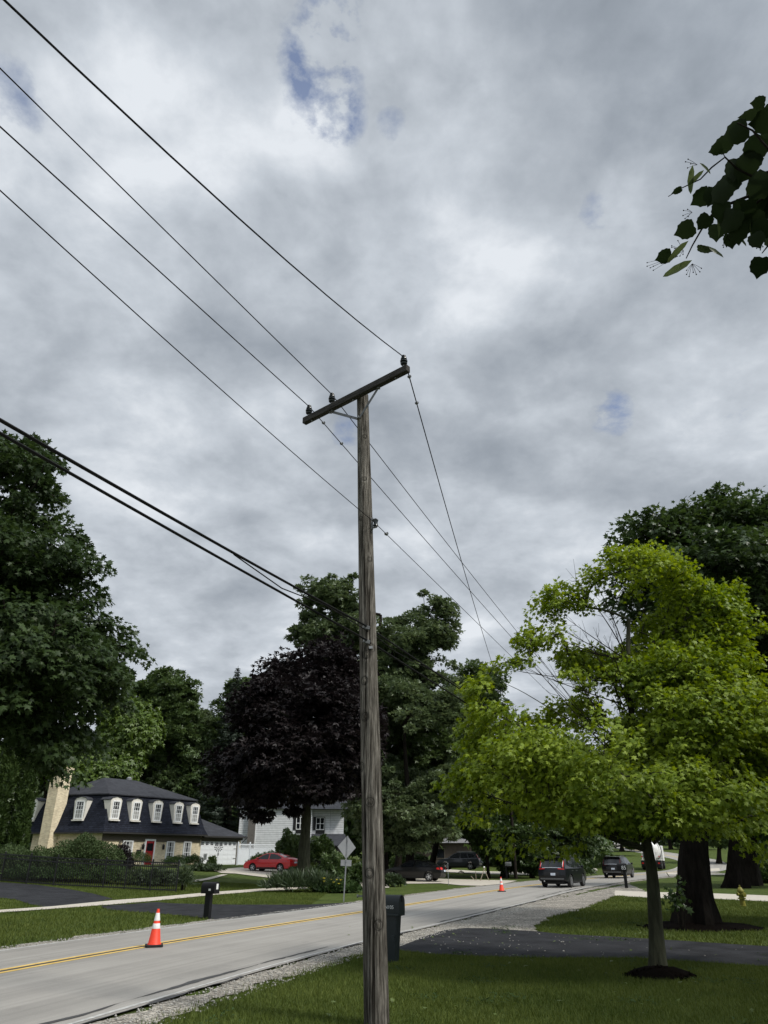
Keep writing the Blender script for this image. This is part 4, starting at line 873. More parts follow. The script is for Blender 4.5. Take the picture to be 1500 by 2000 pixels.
# back spans, to the previous pole behind the camera
BK = WIREBACK
gW = 'power lines sweeping in from the upper left'
wire('topmost overhead wire running from the upper left corner to the right insulator', gW, INS['w1'], BK['w1'][:3], BK['w1'][3], .0085)
wire('second overhead wire from the left running to the middle insulator', gW, INS['w2'], BK['w2'][:3], BK['w2'][3], .0085)
wire('third overhead wire from the left running to the left insulator', gW, INS['w3'], BK['w3'][:3], BK['w3'][3], .0085)
wire('thin fourth wire from the left ending at the bracket on the pole side', gW, INS['n'], BK['n'][:3], BK['n'][3], .0055)
wire('upper of two thick cables sweeping in at the left to mid pole', gW, INS['c1'], BK['c1'][:3], BK['c1'][3], .0145)
wire('lower of two thick cables sweeping in at the left to mid pole', gW, INS['c2'], BK['c2'][:3], BK['c2'][3], .0145)
gF = 'power lines running on to the right'
wire('wire dropping steeply from the right end of the crossarm across the others', gF, INS['w1'], (xm + .9, 68.5, 13.0), 1.05, .010, splices=(.55, 1.35))
wire('wire running right from the middle insulator to the yellow green tree', gF, INS['w2'], (19.87, 60.18, 8.9), .6, .0085)
wire('wire running right from the left insulator with two clamps', gF, INS['w3'], (20.25, 59.54, 7.88), .39, .0085, splices=(.55, 1.3))
wire('thin wire running right from the bracket on the pole side', gF, INS['n'], (20.6, 59.5, 6.5), 0.0, .0055, splices=(.5,))
wire('upper thick cable running right from mid pole into the trees', gF, INS['c1'], (19.4, 59.66, 5.3), 0.0, .0135)
wire('lower thick cable running right from mid pole into the trees', gF, INS['c2'], (20.6, 59.5, 5.1), .24, .0135)
def lash():   # a loose service cable looped along the thick cables
    a = INS['c1']
    def P_(b, sag, d): 
        b = Vector(b); t = d / (b - a).length; p = a.lerp(b, t); p.z -= 4 * sag * t * (1 - t); return p - a
    B, F_ = (BK['c1'][:3], BK['c1'][3]), ((19.4, 59.66, 5.3), 0.0)
    p = [P_(*B, 3.4) + Vector((0, 0, -.015)), P_(*B, 2.4) + Vector((0, 0, -.10)), P_(*B, 1.3) + Vector((0, 0, -.02)), P_(*B, .5) + Vector((0, -.02, -.05)), P_(*F_, .4) + Vector((0, -.03, -.07)), P_(*F_, 1.2) + Vector((0, 0, -.10)), P_(*F_, 2.2) + Vector((0, 0, -.06)), P_(*F_, 4) + Vector((0, 0, .05)), P_(*F_, 6) + Vector((0, 0, .02))]
    q = []
    for i in range(len(p) - 1):
        for k in range(6): q.append(p[i].lerp(p[i + 1], k / 6))
    o = MB().tube(q, .007, 6).build('service_cable', M['cable'], None, True, loc=a); tag(o, 'thin slack cable looped along the thick cables at mid pole', 'wire')
lash()
# ------------------------------------------------------------------ trees
def G2(px, py): x, y = gp(px, py); return (x, y, g(x, y) - .03)
def gat(px, Y):     # foot of a thing seen in column px at depth Y
    z = 0.
    for _ in range(4):
        x = (px - 750) / 1387 * (Y * math.cos(PITCH) + (z - EYE) * math.sin(PITCH)); z = g(x, Y)
    return (x, Y, z - .05)
RL = np.random.default_rng(19)
# tall maple at the left edge of the frame, beyond the road
Y = 20.0
tree('maple_tree', 'tall dark green maple at the left edge hanging over the house chimney', 'tree', gat(-190, Y),
     [lobe(-70, 985, 150, 100, Y), lobe(-90, 1130, 230, 150, Y), lobe(55, 1100, 130, 90, Y, -1), lobe(100, 1225, 130, 100, Y), lobe(0, 1290, 200, 130, Y, -2), lobe(170, 1310, 105, 100, Y),
      lobe(60, 1410, 150, 70, Y), lobe(-150, 1350, 200, 150, Y), lobe(30, 930, 80, 60, Y), lobe(20, 885, 60, 28, Y), lobe(75, 900, 40, 30, Y), lobe(-20, 880, 50, 30, Y), lobe(215, 1245, 50, 50, Y, 1), lobe(145, 1040, 50, 35, Y), lobe(100, 1470, 60, 35, Y, -1), lobe(180, 1160, 40, 40, Y)],
     .36, (LM['maple'], M['bark_dark']), 'maple', 900, 85, .165, .52, .34, 11, shell=.58, droop=.6, noise=(.5, 1.1), jit=.75, top=(at(-120, 930, Y)), extra=[at(95, 1490, Y - .6), at(118, 1502, Y - .5), at(70, 1478, Y - .6), at(-20, 900, Y), at(60, 880, Y), at(100, 905, Y)] + [at(min(px_, 70 + (py_ - 860) * .45), py_, Y + dy_) for px_, py_, dy_ in zip(RL.uniform(-70, 120, 60), RL.uniform(865, 1040, 60), RL.normal(size=60) * .8)])
# young yellow green maple on the near lawn
Y = 14.5; yb = gat(1285, Y)
ry = np.random.default_rng(77)
YEX = [(920, 1590, 0), (945, 1600, .3), (985, 1632, 0), (1010, 1650, .2), (1055, 1640, 0), (1085, 1655, -.3), (1130, 1652, 0), (1180, 1605, -.5), (1420, 1615, -.6), (1450, 1640, -.4), (1490, 1660, -.3), (1470, 1650, 0), (1400, 1600, -1), (1240, 1612, -1), (1210, 1590, -1.2), (885, 1545, 0), (870, 1525, .2), (1275, 1070, 0), (1185, 1085, 0), (1320, 1150, 0), (1415, 1190, 0), (1400, 1210, .2), (1440, 1260, 0), (1075, 1155, 0), (1050, 1195, .1)]
yt = tree('young_maple_tree', 'yellow green young maple with bare twigs at its upper left', 'tree', yb,
     [lobe(1265, 1125, 85, 70, Y), lobe(1215, 1100, 45, 45, Y), lobe(1110, 1178, 66, 55, Y, .3), lobe(1405, 1190, 60, 60, Y), lobe(1435, 1150, 26, 34, Y), lobe(1470, 1270, 60, 60, Y), lobe(970, 1320, 30, 24, Y), lobe(1200, 1205, 62, 55, Y, .4), lobe(1120, 1285, 46, 36, Y, .5), lobe(1190, 1300, 46, 44, Y, .3), lobe(1065, 1330, 44, 36, Y, .4), lobe(1250, 1330, 66, 56, Y, -.3), lobe(1150, 1250, 36, 26, Y, .8), lobe(1042, 1250, 34, 30, Y), lobe(1018, 1302, 40, 36, Y), lobe(1080, 1362, 60, 46, Y), lobe(1130, 1335, 50, 40, Y, -.3), lobe(980, 1310, 36, 30, Y), lobe(1165, 1140, 42, 44, Y), lobe(1090, 1240, 30, 24, Y, -.2), lobe(1180, 1175, 60, 50, Y, .6), lobe(1340, 1180, 90, 75, Y), lobe(1330, 1290, 130, 90, Y), lobe(1420, 1255, 90, 80, Y), lobe(1030, 1265, 26, 22, Y), lobe(1045, 1225, 20, 14, Y),
      lobe(965, 1345, 60, 48, Y), lobe(1010, 1400, 100, 70, Y), lobe(935, 1440, 45, 40, Y), lobe(930, 1520, 60, 45, Y), lobe(1060, 1500, 150, 90, Y, -.6), lobe(1090, 1400, 110, 60, Y, 1.), lobe(1200, 1480, 160, 100, Y, -1.2), lobe(1370, 1420, 150, 120, Y, -.6), lobe(1480, 1340, 90, 110, Y),
      lobe(1200, 1575, 150, 45, Y, -.8), lobe(1080, 1555, 110, 40, Y), lobe(1350, 1560, 160, 60, Y, -1), lobe(1490, 1500, 100, 90, Y), lobe(905, 1525, 40, 30, Y), lobe(960, 1560, 60, 34, Y), lobe(1290, 1230, 60, 60, Y, .6), lobe(1450, 1590, 80, 30, Y, -.3), lobe(1540, 1420, 90, 110, Y), lobe(1150, 1290, 60, 40, Y, 1.2)],
     .128, (LM['yellow'], M['bark_moss']), 'maple', 1400, 54, .092, .28, .18, 21, shell=.62, droop=.7, flat=.55, noise=(.09, 2.3), jit=.75, extra=[at(px, py, Y + dy) for px, py, dy in YEX],
     trunk_pts=[yb, at(1281, 1820, Y), at(1276, 1740, Y), at(1272, 1690, Y), at(1262, 1640, Y), at(1250, 1560, Y), at(1240, 1470, Y), at(1232, 1380, Y), at(1226, 1290, Y), at(1228, 1210, Y)], twig=.006, up=.26)
def bare_twigs():   # leafless shoots fanning out at the upper left of the young maple
    rng = np.random.default_rng(4); o = np.array(yb); P = []
    stem = [np.array(at(px, py, Y)) for px, py in ((1246, 1530), (1240, 1470), (1236, 1420), (1232, 1380), (1228, 1330), (1226, 1290))]
    tips = [(1058, 1205), (1090, 1195), (1018, 1232), (1038, 1262), (985, 1290), (1000, 1250), (1105, 1110), (1150, 1112), (960, 1300), (1120, 1230), (1150, 1250), (1180, 1240)] + [(rng.uniform(990, 1200), rng.uniform(1200, 1340)) for _ in range(16)]
    for (px, py) in tips:
        a = stem[rng.integers(0, len(stem))] if py > 1200 else stem[-1]; e = np.array(at(px, py, Y + rng.uniform(-.9, .9))); L_ = np.linalg.norm(e - a); c = a * .5 + e * .5 + np.array([rng.normal() * .05 * L_, rng.normal() * .05 * L_, -.06 * L_])
        pts = [((1 - t) ** 2 * a + 2 * t * (1 - t) * c + t * t * e) for t in np.linspace(0, 1, 9)]; P.append((np.array(pts) - o, np.linspace(.016, .0022, 9)))
        for k in range(7):
            i = rng.integers(2, 8); d = unit(np.array(pts[8]) - np.array(pts[i - 1])) + rng.normal(size=3) * .38 + np.array([0, 0, .15]); l = rng.uniform(.15, .45) * min(1, L_ / 2); s0 = np.array(pts[i])
            P.append((np.array([s0, s0 + unit(d) * l * .5 + rng.normal(size=3) * .015, s0 + unit(d) * l + np.array([0, 0, .03])]) - o, np.array([.005, .0035, .002])))
    obj('bare_twigs', np_mesh('bare_twigs', *tubes_np(P, 5)), M['bark_dark'], yt, smooth=True)
    # low sweeping limbs in front of the leaves
    Q = []
    for pp in (((1262, 1640), (1190, 1625), (1100, 1598), (1000, 1570), (920, 1540)), ((1266, 1660), (1200, 1640), (1140, 1610), (1090, 1560), (1050, 1500), (1010, 1430)), ((1268, 1650), (1330, 1600), (1390, 1540), (1440, 1470)), ((1262, 1640), (1220, 1580), (1170, 1520), (1110, 1470), (1040, 1430), (960, 1390)), ((1266, 1650), (1300, 1590), (1320, 1500), (1330, 1400), (1350, 1300)), ((1240, 1470), (1180, 1440), (1100, 1400), (1020, 1350), (975, 1330))):
        pts = np.array([at(px, py, Y - .5 * i / len(pp)) for i, (px, py) in enumerate(pp)]); t = np.linspace(0, len(pts) - 1, 16); k = np.arange(len(pts))
        pts = np.stack([np.interp(t, k, pts[:, j]) for j in range(3)], 1); pts = np.array([pts[max(0, i - 1):i + 2].mean(0) for i in range(len(pts))]); Q.append((pts - o, np.linspace(.058 if pp[0][1] > 1600 else .018, .004, 16)))
    obj('limbs', np_mesh('limbs', *tubes_np(Q, 8)), M['bark_moss'], yt, smooth=True)
bare_twigs()
# big old maple behind it
Y = 23.0; mb = gat(1358, Y)
tree('old_maple_tree', 'broad dark maple with a thick trunk dark with shade behind the yellow green tree', 'tree', mb,
     [lobe(1290, 1050, 95, 80, Y), lobe(1420, 1030, 120, 80, Y), lobe(1520, 1080, 140, 110, Y), lobe(1300, 1150, 110, 100, Y), lobe(1430, 1150, 150, 130, Y, -2), lobe(1500, 1280, 170, 150, Y), lobe(1620, 1200, 150, 150, Y), lobe(1350, 1300, 150, 110, Y, 2), lobe(1250, 1130, 60, 60, Y), lobe(1400, 985, 45, 40, Y), lobe(1335, 990, 30, 35, Y), lobe(1480, 1430, 170, 120, Y), lobe(1340, 1450, 160, 90, Y, 2), lobe(1600, 1480, 150, 120, Y), lobe(1460, 1560, 110, 50, Y, 2)],
     .52, (LM['dark'], M['bark_shaded']), 'maple', 800, 105, .19, .66, .45, 31, shell=.5, droop=.5, noise=(.30, 1.1), jit=.65,
     trunk_pts=[mb, at(1357, 1760, Y), at(1356, 1700, Y), at(1356, 1640, Y), at(1368, 1590, Y), at(1385, 1500, Y), at(1400, 1380, Y), at(1410, 1250, Y)])
# the linden whose branch hangs in at the top right; its trunk stands beside the camera
tb = (9.4, 1.2, -.05)
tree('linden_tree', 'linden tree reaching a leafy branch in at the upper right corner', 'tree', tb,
     [(9.6, 1.0, 6.5, 3.6, 3.6, 2.4), (9.8, 1.4, 9.5, 3.2, 3.2, 2.4), (9.5, -1.5, 7.5, 3.5, 3, 2.5), (13.6, 6.6, 9.6, 4.8, 4.6, 3.4), (13.0, 3.0, 8.0, 4.0, 4.0, 2.6)], .34, (LM['linden'], M['bark']), 'oval', 520, 90, .16, .85, .6, 41, top=(9.6, 1.2, 9.5))  # last crown lobes are unseen, added to cast shade on the right lawn
lt = [o for o in bpy.data.objects if o.name == 'linden_tree'][0]

def bgtree(label, px, Y, lobes, r=.3, lm='mid', ncl=150, per=70, ls=.30, cr=1.1, seed=1, leaf='tuft', name='tree', bark='bark_dark', **kw):
    ncl = int(ncl * 2.1); per = int(per * .56); cr *= .66; kw.setdefault('noise', (.22, .55)); kw.setdefault('mind', .45); kw.setdefault('jit', .7); kw.setdefault('droop', .2)
    return tree(name, label, 'tree', gat(px, Y), [lobe(*l[:4], Y, *(l[4:])) for l in lobes], r, (LM[lm], M[bark]), leaf, ncl, per, ls, cr, seed=seed, **kw)
Y = 51.0
pb = gat(593, Y)
tree('purple_maple_tree', 'purple leaved maple with a rounded nearly black crown', 'tree', pb,
     [lobe(580, 1310, 85, 70, Y), lobe(640, 1320, 80, 80, Y), lobe(600, 1270, 60, 40, Y), lobe(545, 1390, 88, 80, Y, -2), lobe(620, 1430, 110, 110, Y, -3), lobe(490, 1495, 76, 56, Y), lobe(570, 1490, 120, 75, Y, -3), lobe(670, 1490, 70, 75, Y), lobe(440, 1535, 45, 36, Y), lobe(505, 1550, 70, 26, Y, -1), lobe(615, 1535, 80, 28, Y, -2), lobe(690, 1420, 50, 90, Y), lobe(550, 1300, 45, 45, Y)],
     .42, (LM['purple'], M['bark_moss']), 'tuft', 420, 110, .30, 1.05, .8, 51, shell=.5, droop=.3, noise=(.34, .5), extra=[at(520, 1590, Y - 2), at(497, 1580, Y - 2), at(575, 1580, Y - 1)],
     trunk_pts=[pb, at(593, 1690, Y), at(595, 1640, Y), at(598, 1600, Y), at(600, 1560, Y), at(602, 1500, Y), at(604, 1420, Y), at(605, 1350, Y)], twig=.03)
bgtree('tall silver green maple spreading its top behind the wooden pole', 745, 66, [(640, 1165, 50, 40), (620, 1240, 55, 40), (680, 1180, 60, 50), (780, 1190, 70, 40), (830, 1240, 55, 40), (770, 1270, 80, 60), (700, 1300, 80, 70), (850, 1200, 40, 35), (860, 1255, 30, 22), (800, 1330, 60, 50), (720, 1400, 90, 70), (760, 1150, 35, 20), (850, 1330, 40, 22), (800, 1380, 80, 40), (610, 1200, 24, 20), (665, 1145, 26, 14), (790, 1160, 30, 14), (700, 1240, 70, 60)],
       .5, 'silver', 260, 110, .34, 1.15, 61, shell=.55, noise=(.18, .5), top=at(745, 1200, 66), extra=[at(px_, py_, 66) for px_, py_ in ((590, 1150), (606, 1132), (622, 1146), (648, 1130), (672, 1140), (690, 1128), (600, 1180), (588, 1235), (612, 1222), (640, 1205), (846, 1172), (826, 1160), (880, 1222), (868, 1200), (886, 1232), (866, 1262), (884, 1300), (850, 1290), (820, 1310), (900, 1330))])
bgtree('full leaved green maple filling the gap behind the pole', 775, 70, [(770, 1400, 80, 60), (800, 1470, 90, 70), (740, 1450, 60, 70), (850, 1440, 60, 60), (890, 1500, 60, 70), (780, 1540, 90, 60)], .3, 'mid', 260, 100, .32, 1.1, 68, noise=(0, .5))
bgtree('rounded green maple standing right of the wooden pole', 800, 62, [(760, 1360, 70, 40), (860, 1390, 60, 50), (900, 1430, 50, 60), (720, 1480, 60, 80), (780, 1400, 80, 70), (820, 1450, 90, 80), (770, 1520, 90, 80), (850, 1540, 70, 70), (800, 1600, 100, 60), (740, 1600, 70, 60), (840, 1390, 55, 50), (860, 1480, 40, 60)], .35, 'silver', 300, 100, .30, 1.1, 62)
bgtree('loose green tree standing over the parked grey car', 838, 76, [(880, 1420, 60, 70), (920, 1360, 60, 50), (960, 1400, 50, 60), (880, 1520, 70, 80), (910, 1600, 90, 36), (960, 1340, 50, 40), (920, 1310, 25, 22)], .3, 'mid', 220, 90, .32, 1.1, 63)
bgtree('dark tree with several thin trunks beyond the far orange cone', 985, 74, [(960, 1600, 70, 50), (1010, 1560, 80, 60), (1040, 1620, 80, 45), (980, 1500, 80, 70), (1060, 1500, 90, 70), (1000, 1640, 70, 22)], .3, 'dark', 280, 90, .32, 1.1, 64)
bgtree('dark drooping tree behind the nearer black car', 1110, 80, [(1080, 1620, 60, 60), (1120, 1600, 50, 70), (1100, 1660, 60, 36), (1140, 1660, 22, 34), (1060, 1680, 50, 24), (1110, 1520, 80, 70)], .3, 'dark', 260, 90, .34, 1.1, 65, droop=.8)
bgtree('small dark tree between the far cone and the black cars', 1040, 71, [(1030, 1650, 45, 36), (1010, 1680, 40, 20), (1050, 1690, 26, 16)], .2, 'dark', 90, 90, .28, .8, 66)
bgtree('thin trunked dark tree beside the far black mailbox', 955, 70, [(965, 1640, 36, 30), (940, 1600, 50, 40), (975, 1610, 40, 40)], .16, 'dark', 90, 90, .28, .9, 67)
# behind the brick house
bgtree('drooping pale green tree right behind the brick house roof', 235, 96, [(240, 1430, 80, 70), (280, 1480, 45, 40), (190, 1470, 70, 60), (230, 1500, 90, 30), (215, 1390, 40, 40)], .35, 'pale', 300, 100, .42, 1.6, 71, droop=1.5, leaf='tuft', flat=.9)
bgtree('pale green tree behind the house chimney', 95, 98, [(60, 1470, 60, 50), (110, 1450, 60, 60), (140, 1490, 60, 40), (20, 1500, 60, 60)], .35, 'pale', 240, 90, .42, 1.6, 72, droop=1.2)
bgtree('mid green tree with a feathery top left of the spruce', 320, 100, [(320, 1335, 46, 40), (345, 1360, 50, 40), (300, 1318, 36, 26), (280, 1360, 40, 40), (300, 1400, 55, 60), (350, 1420, 50, 60), (330, 1480, 80, 60), (300, 1320, 28, 20), (370, 1530, 50, 50), (270, 1440, 50, 50)], .4, 'mid', 260, 90, .42, 1.5, 73)
bgtree('green tree close right of the spruce', 450, 104, [(470, 1350, 40, 30), (400, 1360, 40, 30), (460, 1370, 40, 36), (440, 1430, 50, 60), (480, 1430, 40, 50), (420, 1500, 70, 60), (460, 1340, 18, 14)], .4, 'mid', 220, 90, .42, 1.5, 74)
bgtree('green tree close left of the spruce', 385, 102, [(390, 1370, 30, 26), (380, 1420, 40, 50), (400, 1500, 50, 60), (350, 1540, 60, 40)], .4, 'silver', 200, 90, .42, 1.5, 75)
bgtree('broad green tree behind the right half of the brick house roof', 300, 110, [(290, 1470, 60, 60), (330, 1520, 70, 50), (250, 1520, 70, 50), (400, 1560, 50, 40), (200, 1530, 60, 40)], .4, 'mid', 260, 90, .46, 1.7, 76)
def spruce(label, px, Y, pytop, wpx, seed):
    rng = np.random.default_rng(seed); b = np.array(gat(px, Y)); top = np.array(at(px, pytop, Y)); h = top[2] - b[2]; rmax = wpx * Y * .95 / 1387
    root = empty('spruce_tree', tuple(b), 0, label, 'tree')
    obj('trunk', np_mesh('trunk', *[a if i else a for i, a in enumerate(tubes_np([(np.array([[0, 0, 0], [0, 0, h * .5], [0, 0, h]]), [.28, .16, .02])], 8))]), M['bark_dark'], root)
    P, D, Nn, Sz = [], [], [], []; br = []
    z = h * .06
    while z < h * .985:
        f = z / h; L_ = rmax * (1 - f) ** .85 + .12; nb = 6 if f < .9 else 4
        a0 = rng.random() * 6.28
        for k in range(nb):
            a = a0 + k * 6.283 / nb + rng.normal() * .2; l = L_ * rng.uniform(.75, 1.12); dr = np.array([math.cos(a), math.sin(a), 0])
            n = max(5, int(l * 15)); t = rng.random(n) ** .8
            p = dr * (l * t)[:, None]; p[:, 2] = z - .25 * l * t + .16 * l * t ** 3
            p += rng.normal(size=(n, 3)) * np.array([.16, .16, .07]) * (.3 + l * .3)
            side = np.cross(dr, [0, 0, 1.]) * rng.choice([-1, 1], n)[:, None]
            P.append(p); D.append(unit(dr + side * rng.uniform(.1, .9, n)[:, None] + np.array([0, 0, -.35]) + rng.normal(size=(n, 3)) * .2)); Nn.append(unit(np.array([0, 0, 1.]) + rng.normal(size=(n, 3)) * .4)); Sz.append(rng.uniform(.3, .55, n) * (.6 + .4 * (1 - f)))
            br.append((np.array([[0, 0, z], dr * l * .5 + [0, 0, z - .1 * l], dr * l + [0, 0, z - .1 * l]]), [.04, .02, .008]))
        z += .24 + .36 * (1 - f)
    obj('branches', np_mesh('branches', *tubes_np(br, 4)), M['bark_dark'], root)
    obj('crown', leaf_mesh('crown', np.concatenate(P), np.concatenate(D), np.concatenate(Nn), np.concatenate(Sz), 'needle'), LM['spruce'], root)
spruce('pointed dark spruce rising above the trees left of the purple maple', 430, 98, 1300, 75, 81)
# dark columns at the left
def conifer_column(label, px, Y, pytop, wpx, seed, lm='arbor'):
    rng = np.random.default_rng(seed); b = np.array(gat(px, Y)); top = np.array(at(px, pytop, Y)); h = top[2] - b[2]; r0 = wpx * Y * .92 / 1387
    root = empty('arborvitae', tuple(b), 0, label, 'tree')
    obj('trunk', np_mesh('trunk', *tubes_np([(np.array([[0, 0, 0], [0, 0, h * .5], [0, 0, h * .95]]), [.14, .09, .02])], 8)), M['bark_dark'], root)
    n = int(5200 * h / 7); z = h * rng.random(n) ** 1.05; a = rng.random(n) * 6.283
    rr = r0 * np.clip(1.02 - (z / h) ** 3.0, .04, 1) * (.78 + .22 * np.sin(a * 5 + z * 1.7) * np.cos(z * 2.3 + a * 3)) * (rng.random(n) ** .28)
    o = np.stack([np.cos(a), np.sin(a), np.zeros(n)], 1); P = o * rr[:, None]; P[:, 2] = z
    D = unit(o * .5 + [0, 0, .9] + rng.normal(size=(n, 3)) * .3); Nn = unit(o + rng.normal(size=(n, 3)) * .5)
    obj('crown', leaf_mesh('crown', P, D, Nn, rng.uniform(.25, .45, n), 'tuft'), LM[lm], root)
conifer_column('tall arborvitae at the left edge beside the brick house', 20, 58, 1430, 24, 82)
conifer_column('arborvitae cut by the left edge of the photo', -30, 57, 1420, 28, 83)
conifer_column('dark arborvitae right of the second dark trunk', 1478, 60, 1610, 32, 84)
conifer_column('dark arborvitae cut by the right edge of the photo', 1530, 62, 1600, 34, 85)
# right hand background
Y = 50; tb = gat(1437, Y)
tree('tall_dark_tree', 'dark trunked tree standing behind the yellow hydrant', 'tree', tb, [lobe(1440, 1480, 110, 90, Y), lobe(1400, 1560, 70, 50, Y), lobe(1490, 1560, 90, 60, Y), lobe(1540, 1440, 100, 100, Y), lobe(1450, 1380, 90, 80, Y)],
     .62, (LM['dark'], M['bark_shaded']), 'tuft', 260, 90, .32, 1.1, .8, 86, trunk_pts=[tb, at(1436, 1700, Y), at(1437, 1650, Y), at(1440, 1600, Y), at(1445, 1520, Y), at(1450, 1430, Y)])
bgtree('dark leaning tree close right of the dark trunk behind the hydrant', 1462, 54, [(1480, 1560, 60, 50), (1500, 1600, 50, 36), (1480, 1500, 60, 50)], .6, 'dark', 120, 80, .32, 1.1, 87, trunk_pts=[gat(1462, 54), at(1464, 1660, 54), at(1470, 1600, 54), at(1480, 1520, 54)])
bgtree('bright green tree far along the road between the black cars', 1195, 150, [(1190, 1640, 34, 16), (1215, 1636, 30, 20), (1170, 1625, 40, 26)], .3, 'lime', 110, 80, .55, 1.6, 88)
bgtree('far green tree above the second black car', 1215, 175, [(1215, 1600, 50, 40), (1180, 1590, 50, 40), (1250, 1600, 50, 40)], .4, 'mid', 130, 80, .6, 2.0, 89)
bgtree('far dark tree above the work truck', 1310, 190, [(1300, 1600, 60, 50), (1350, 1610, 60, 50), (1280, 1560, 60, 60)], .4, 'dark', 150, 80, .6, 2.2, 90)
bgtree('far tree seen under the old maple at the right', 1405, 120, [(1405, 1640, 34, 26), (1420, 1610, 50, 36), (1390, 1600, 40, 40)], .35, 'mid', 110, 80, .5, 1.6, 91)
# a far wood closes the horizon behind the gardens
def far_wood():
    rng = np.random.default_rng(5); P = []; 
    for (px0, px1, Y, top, n) in ((-250, 420, 125, 1430, 9000), (380, 760, 130, 1420, 6000), (720, 1180, 115, 1420, 8000), (1100, 1800, 230, 1560, 8000), (1450, 2000, 80, 1500, 4000)):
        px = rng.uniform(px0, px1, n); yy = Y + rng.normal(size=n) * 3.5; x = (px - 750) / 1387 * yy * .93; h = at(750, top, Y).z
        gz = G(x, yy); hh = h * (.72 + .16 * np.sin(x * .31) + .12 * np.sin(x * .83 + 2)); z = gz + (hh - gz) * rng.random(n) ** .8
        P.append(np.stack([x, yy, z], 1))
    P = np.concatenate(P); n = len(P); D = unit(rng.normal(size=(n, 3)) + [0, -.2, -.4]); Nn = unit(rng.normal(size=(n, 3)) * .6 + [0, -.3, 1])
    tag(obj('far_wood', leaf_mesh('far_wood', P, D, Nn, rng.uniform(.7, 1.4, n), 'tuft'), LM['mid']), 'dark mass of distant trees closing the view behind the gardens', 'wood', kind='stuff')
far_wood()

# ------------------------------------------------------------------ shrubs, beds, grass
def shrub(name, label, pos, size, lm, n=1500, ls=.10, seed=1, leaf='oval', cat='shrub', lumps=.16, stem=True, up=.3, shell=.3, group=None):
    rng = np.random.default_rng(seed); sx, sy, sz = size
    if leaf == 'oval': n = int(n * 2.2); ls *= .72
    d = unit(rng.normal(size=(n, 3))); d[:, 2] = np.abs(d[:, 2]) * 1.15 - .22; d = unit(d)
    r = rng.random(n) ** shell * (1 + lumps * np.sin(d[:, 0] * 5 + seed) * np.cos(d[:, 1] * 4.3 + seed * 2) + lumps * .7 * np.sin(d[:, 2] * 7 + d[:, 0] * 6 + seed))
    P = d * r[:, None] * np.array([sx, sy, sz * .62]); P[:, 2] += sz * .42; P[:, 2] = np.maximum(P[:, 2], .02)
    D = unit(d + np.array([0, 0, up]) + rng.normal(size=(n, 3)) * .6); Nn = unit(d + rng.normal(size=(n, 3)) * .7 + [0, 0, .5])
    root = empty(name, pos, 0, label, cat, group)
    if stem:
        paths = [(np.array([[0, 0, -.03], d[i] * .25 * np.array(size), P[i] * .8]), [.02, .014, .006]) for i in range(min(14, n))]
        obj('stems', np_mesh('stems', *tubes_np(paths, 4)), M['bark_dark'], root)
    obj('foliage', leaf_mesh('foliage', P, D, Nn, ls * rng.uniform(.7, 1.3, n), leaf), LM[lm], root)
    return root
def SH(px, py, w_px, h_px, label, lm='shrub', n=1500, ls=.12, seed=1, name='shrub', Y=None, **kw):
    if Y is None: x, y = gp(px, py)
    else: x, y = at(px, 1671, Y).x, Y
    k = y * .92 / 1387
    return shrub(name, label, (x, y, g(x, y) - .02), (w_px * k, w_px * k * .8, h_px * y / 1711), lm, n, ls, seed, **kw)
SH(155, 1722, 66, 82, 'large rounded grey green shrub in front of the brick house corner', 'shrub', 6500, .17, 1)
SH(228, 1722, 26, 72, 'dark purple shrub right of the large grey green shrub', 'purple', 1800, .15, 2)
SH(30, 1716, 74, 58, 'clipped hedge shrub at the left edge behind the iron fence', 'shrub', 4500, .16, 3)
SH(88, 1720, 44, 62, 'clipped hedge shrub left of the chimney base', 'shrub', 3000, .16, 4)
SH(268, 1712, 28, 26, 'low clipped boxwood under the front door', 'boxwood', 1600, .12, 5, Y=70)
SH(60, 1722, 60, 30, 'low dark hedge at the foot of the iron fence, left end', 'boxwood', 2600, .14, 41)
SH(135, 1724, 44, 36, 'dark low bush right behind the iron fence below the large shrub', 'boxwood', 2400, .14, 42)
SH(205, 1727, 40, 34, 'dark green low bush behind the middle of the iron fence', 'boxwood', 2200, .14, 43)
SH(255, 1729, 32, 30, 'loose green plants behind the right part of the iron fence', 'shrub', 1600, .14, 44)
SH(345, 1712, 24, 20, 'round boxwood under the tall front windows', 'boxwood', 1700, .12, 6, Y=72)
SH(378, 1712, 18, 22, 'rounded boxwood beside the garage door', 'boxwood', 1500, .12, 7, Y=73)
SH(305, 1731, 40, 30, 'leafy perennials growing along the iron fence', 'hosta', 1500, .2, 8, leaf='tuft', lumps=.3)
SH(356, 1740, 18, 46, 'tall feathery plant at the end of the iron fence', 'hosta', 900, .25, 9, leaf='strap', lumps=.3)
SH(404, 1712, 30, 12, 'low spreading plants in front of the garage', 'hosta', 1500, .18, 10, leaf='tuft', lumps=.35, Y=66)
SH(415, 1706, 8, 28, 'single tall leafy plant in front of the garage door', 'mid', 220, .2, 12, leaf='tuft', Y=67)
SH(508, 1684, 22, 24, 'lime green shrub behind the bonnet of the red car', 'lime', 1100, .18, 13, Y=76)
SH(530, 1684, 18, 30, 'dark round shrub behind the red car', 'boxwood', 900, .18, 14, Y=80)
SH(505, 1675, 12, 24, 'dark small shrub against the white vinyl fence', 'boxwood', 600, .16, 15, Y=80)
SH(570, 1690, 34, 72, 'tall leafy shrub against the white clapboard house', 'mid', 2600, .26, 16, Y=74, leaf='tuft')
SH(625, 1690, 30, 62, 'dark bush under the porch of the white house', 'dark', 1800, .24, 17, Y=80, leaf='tuft')
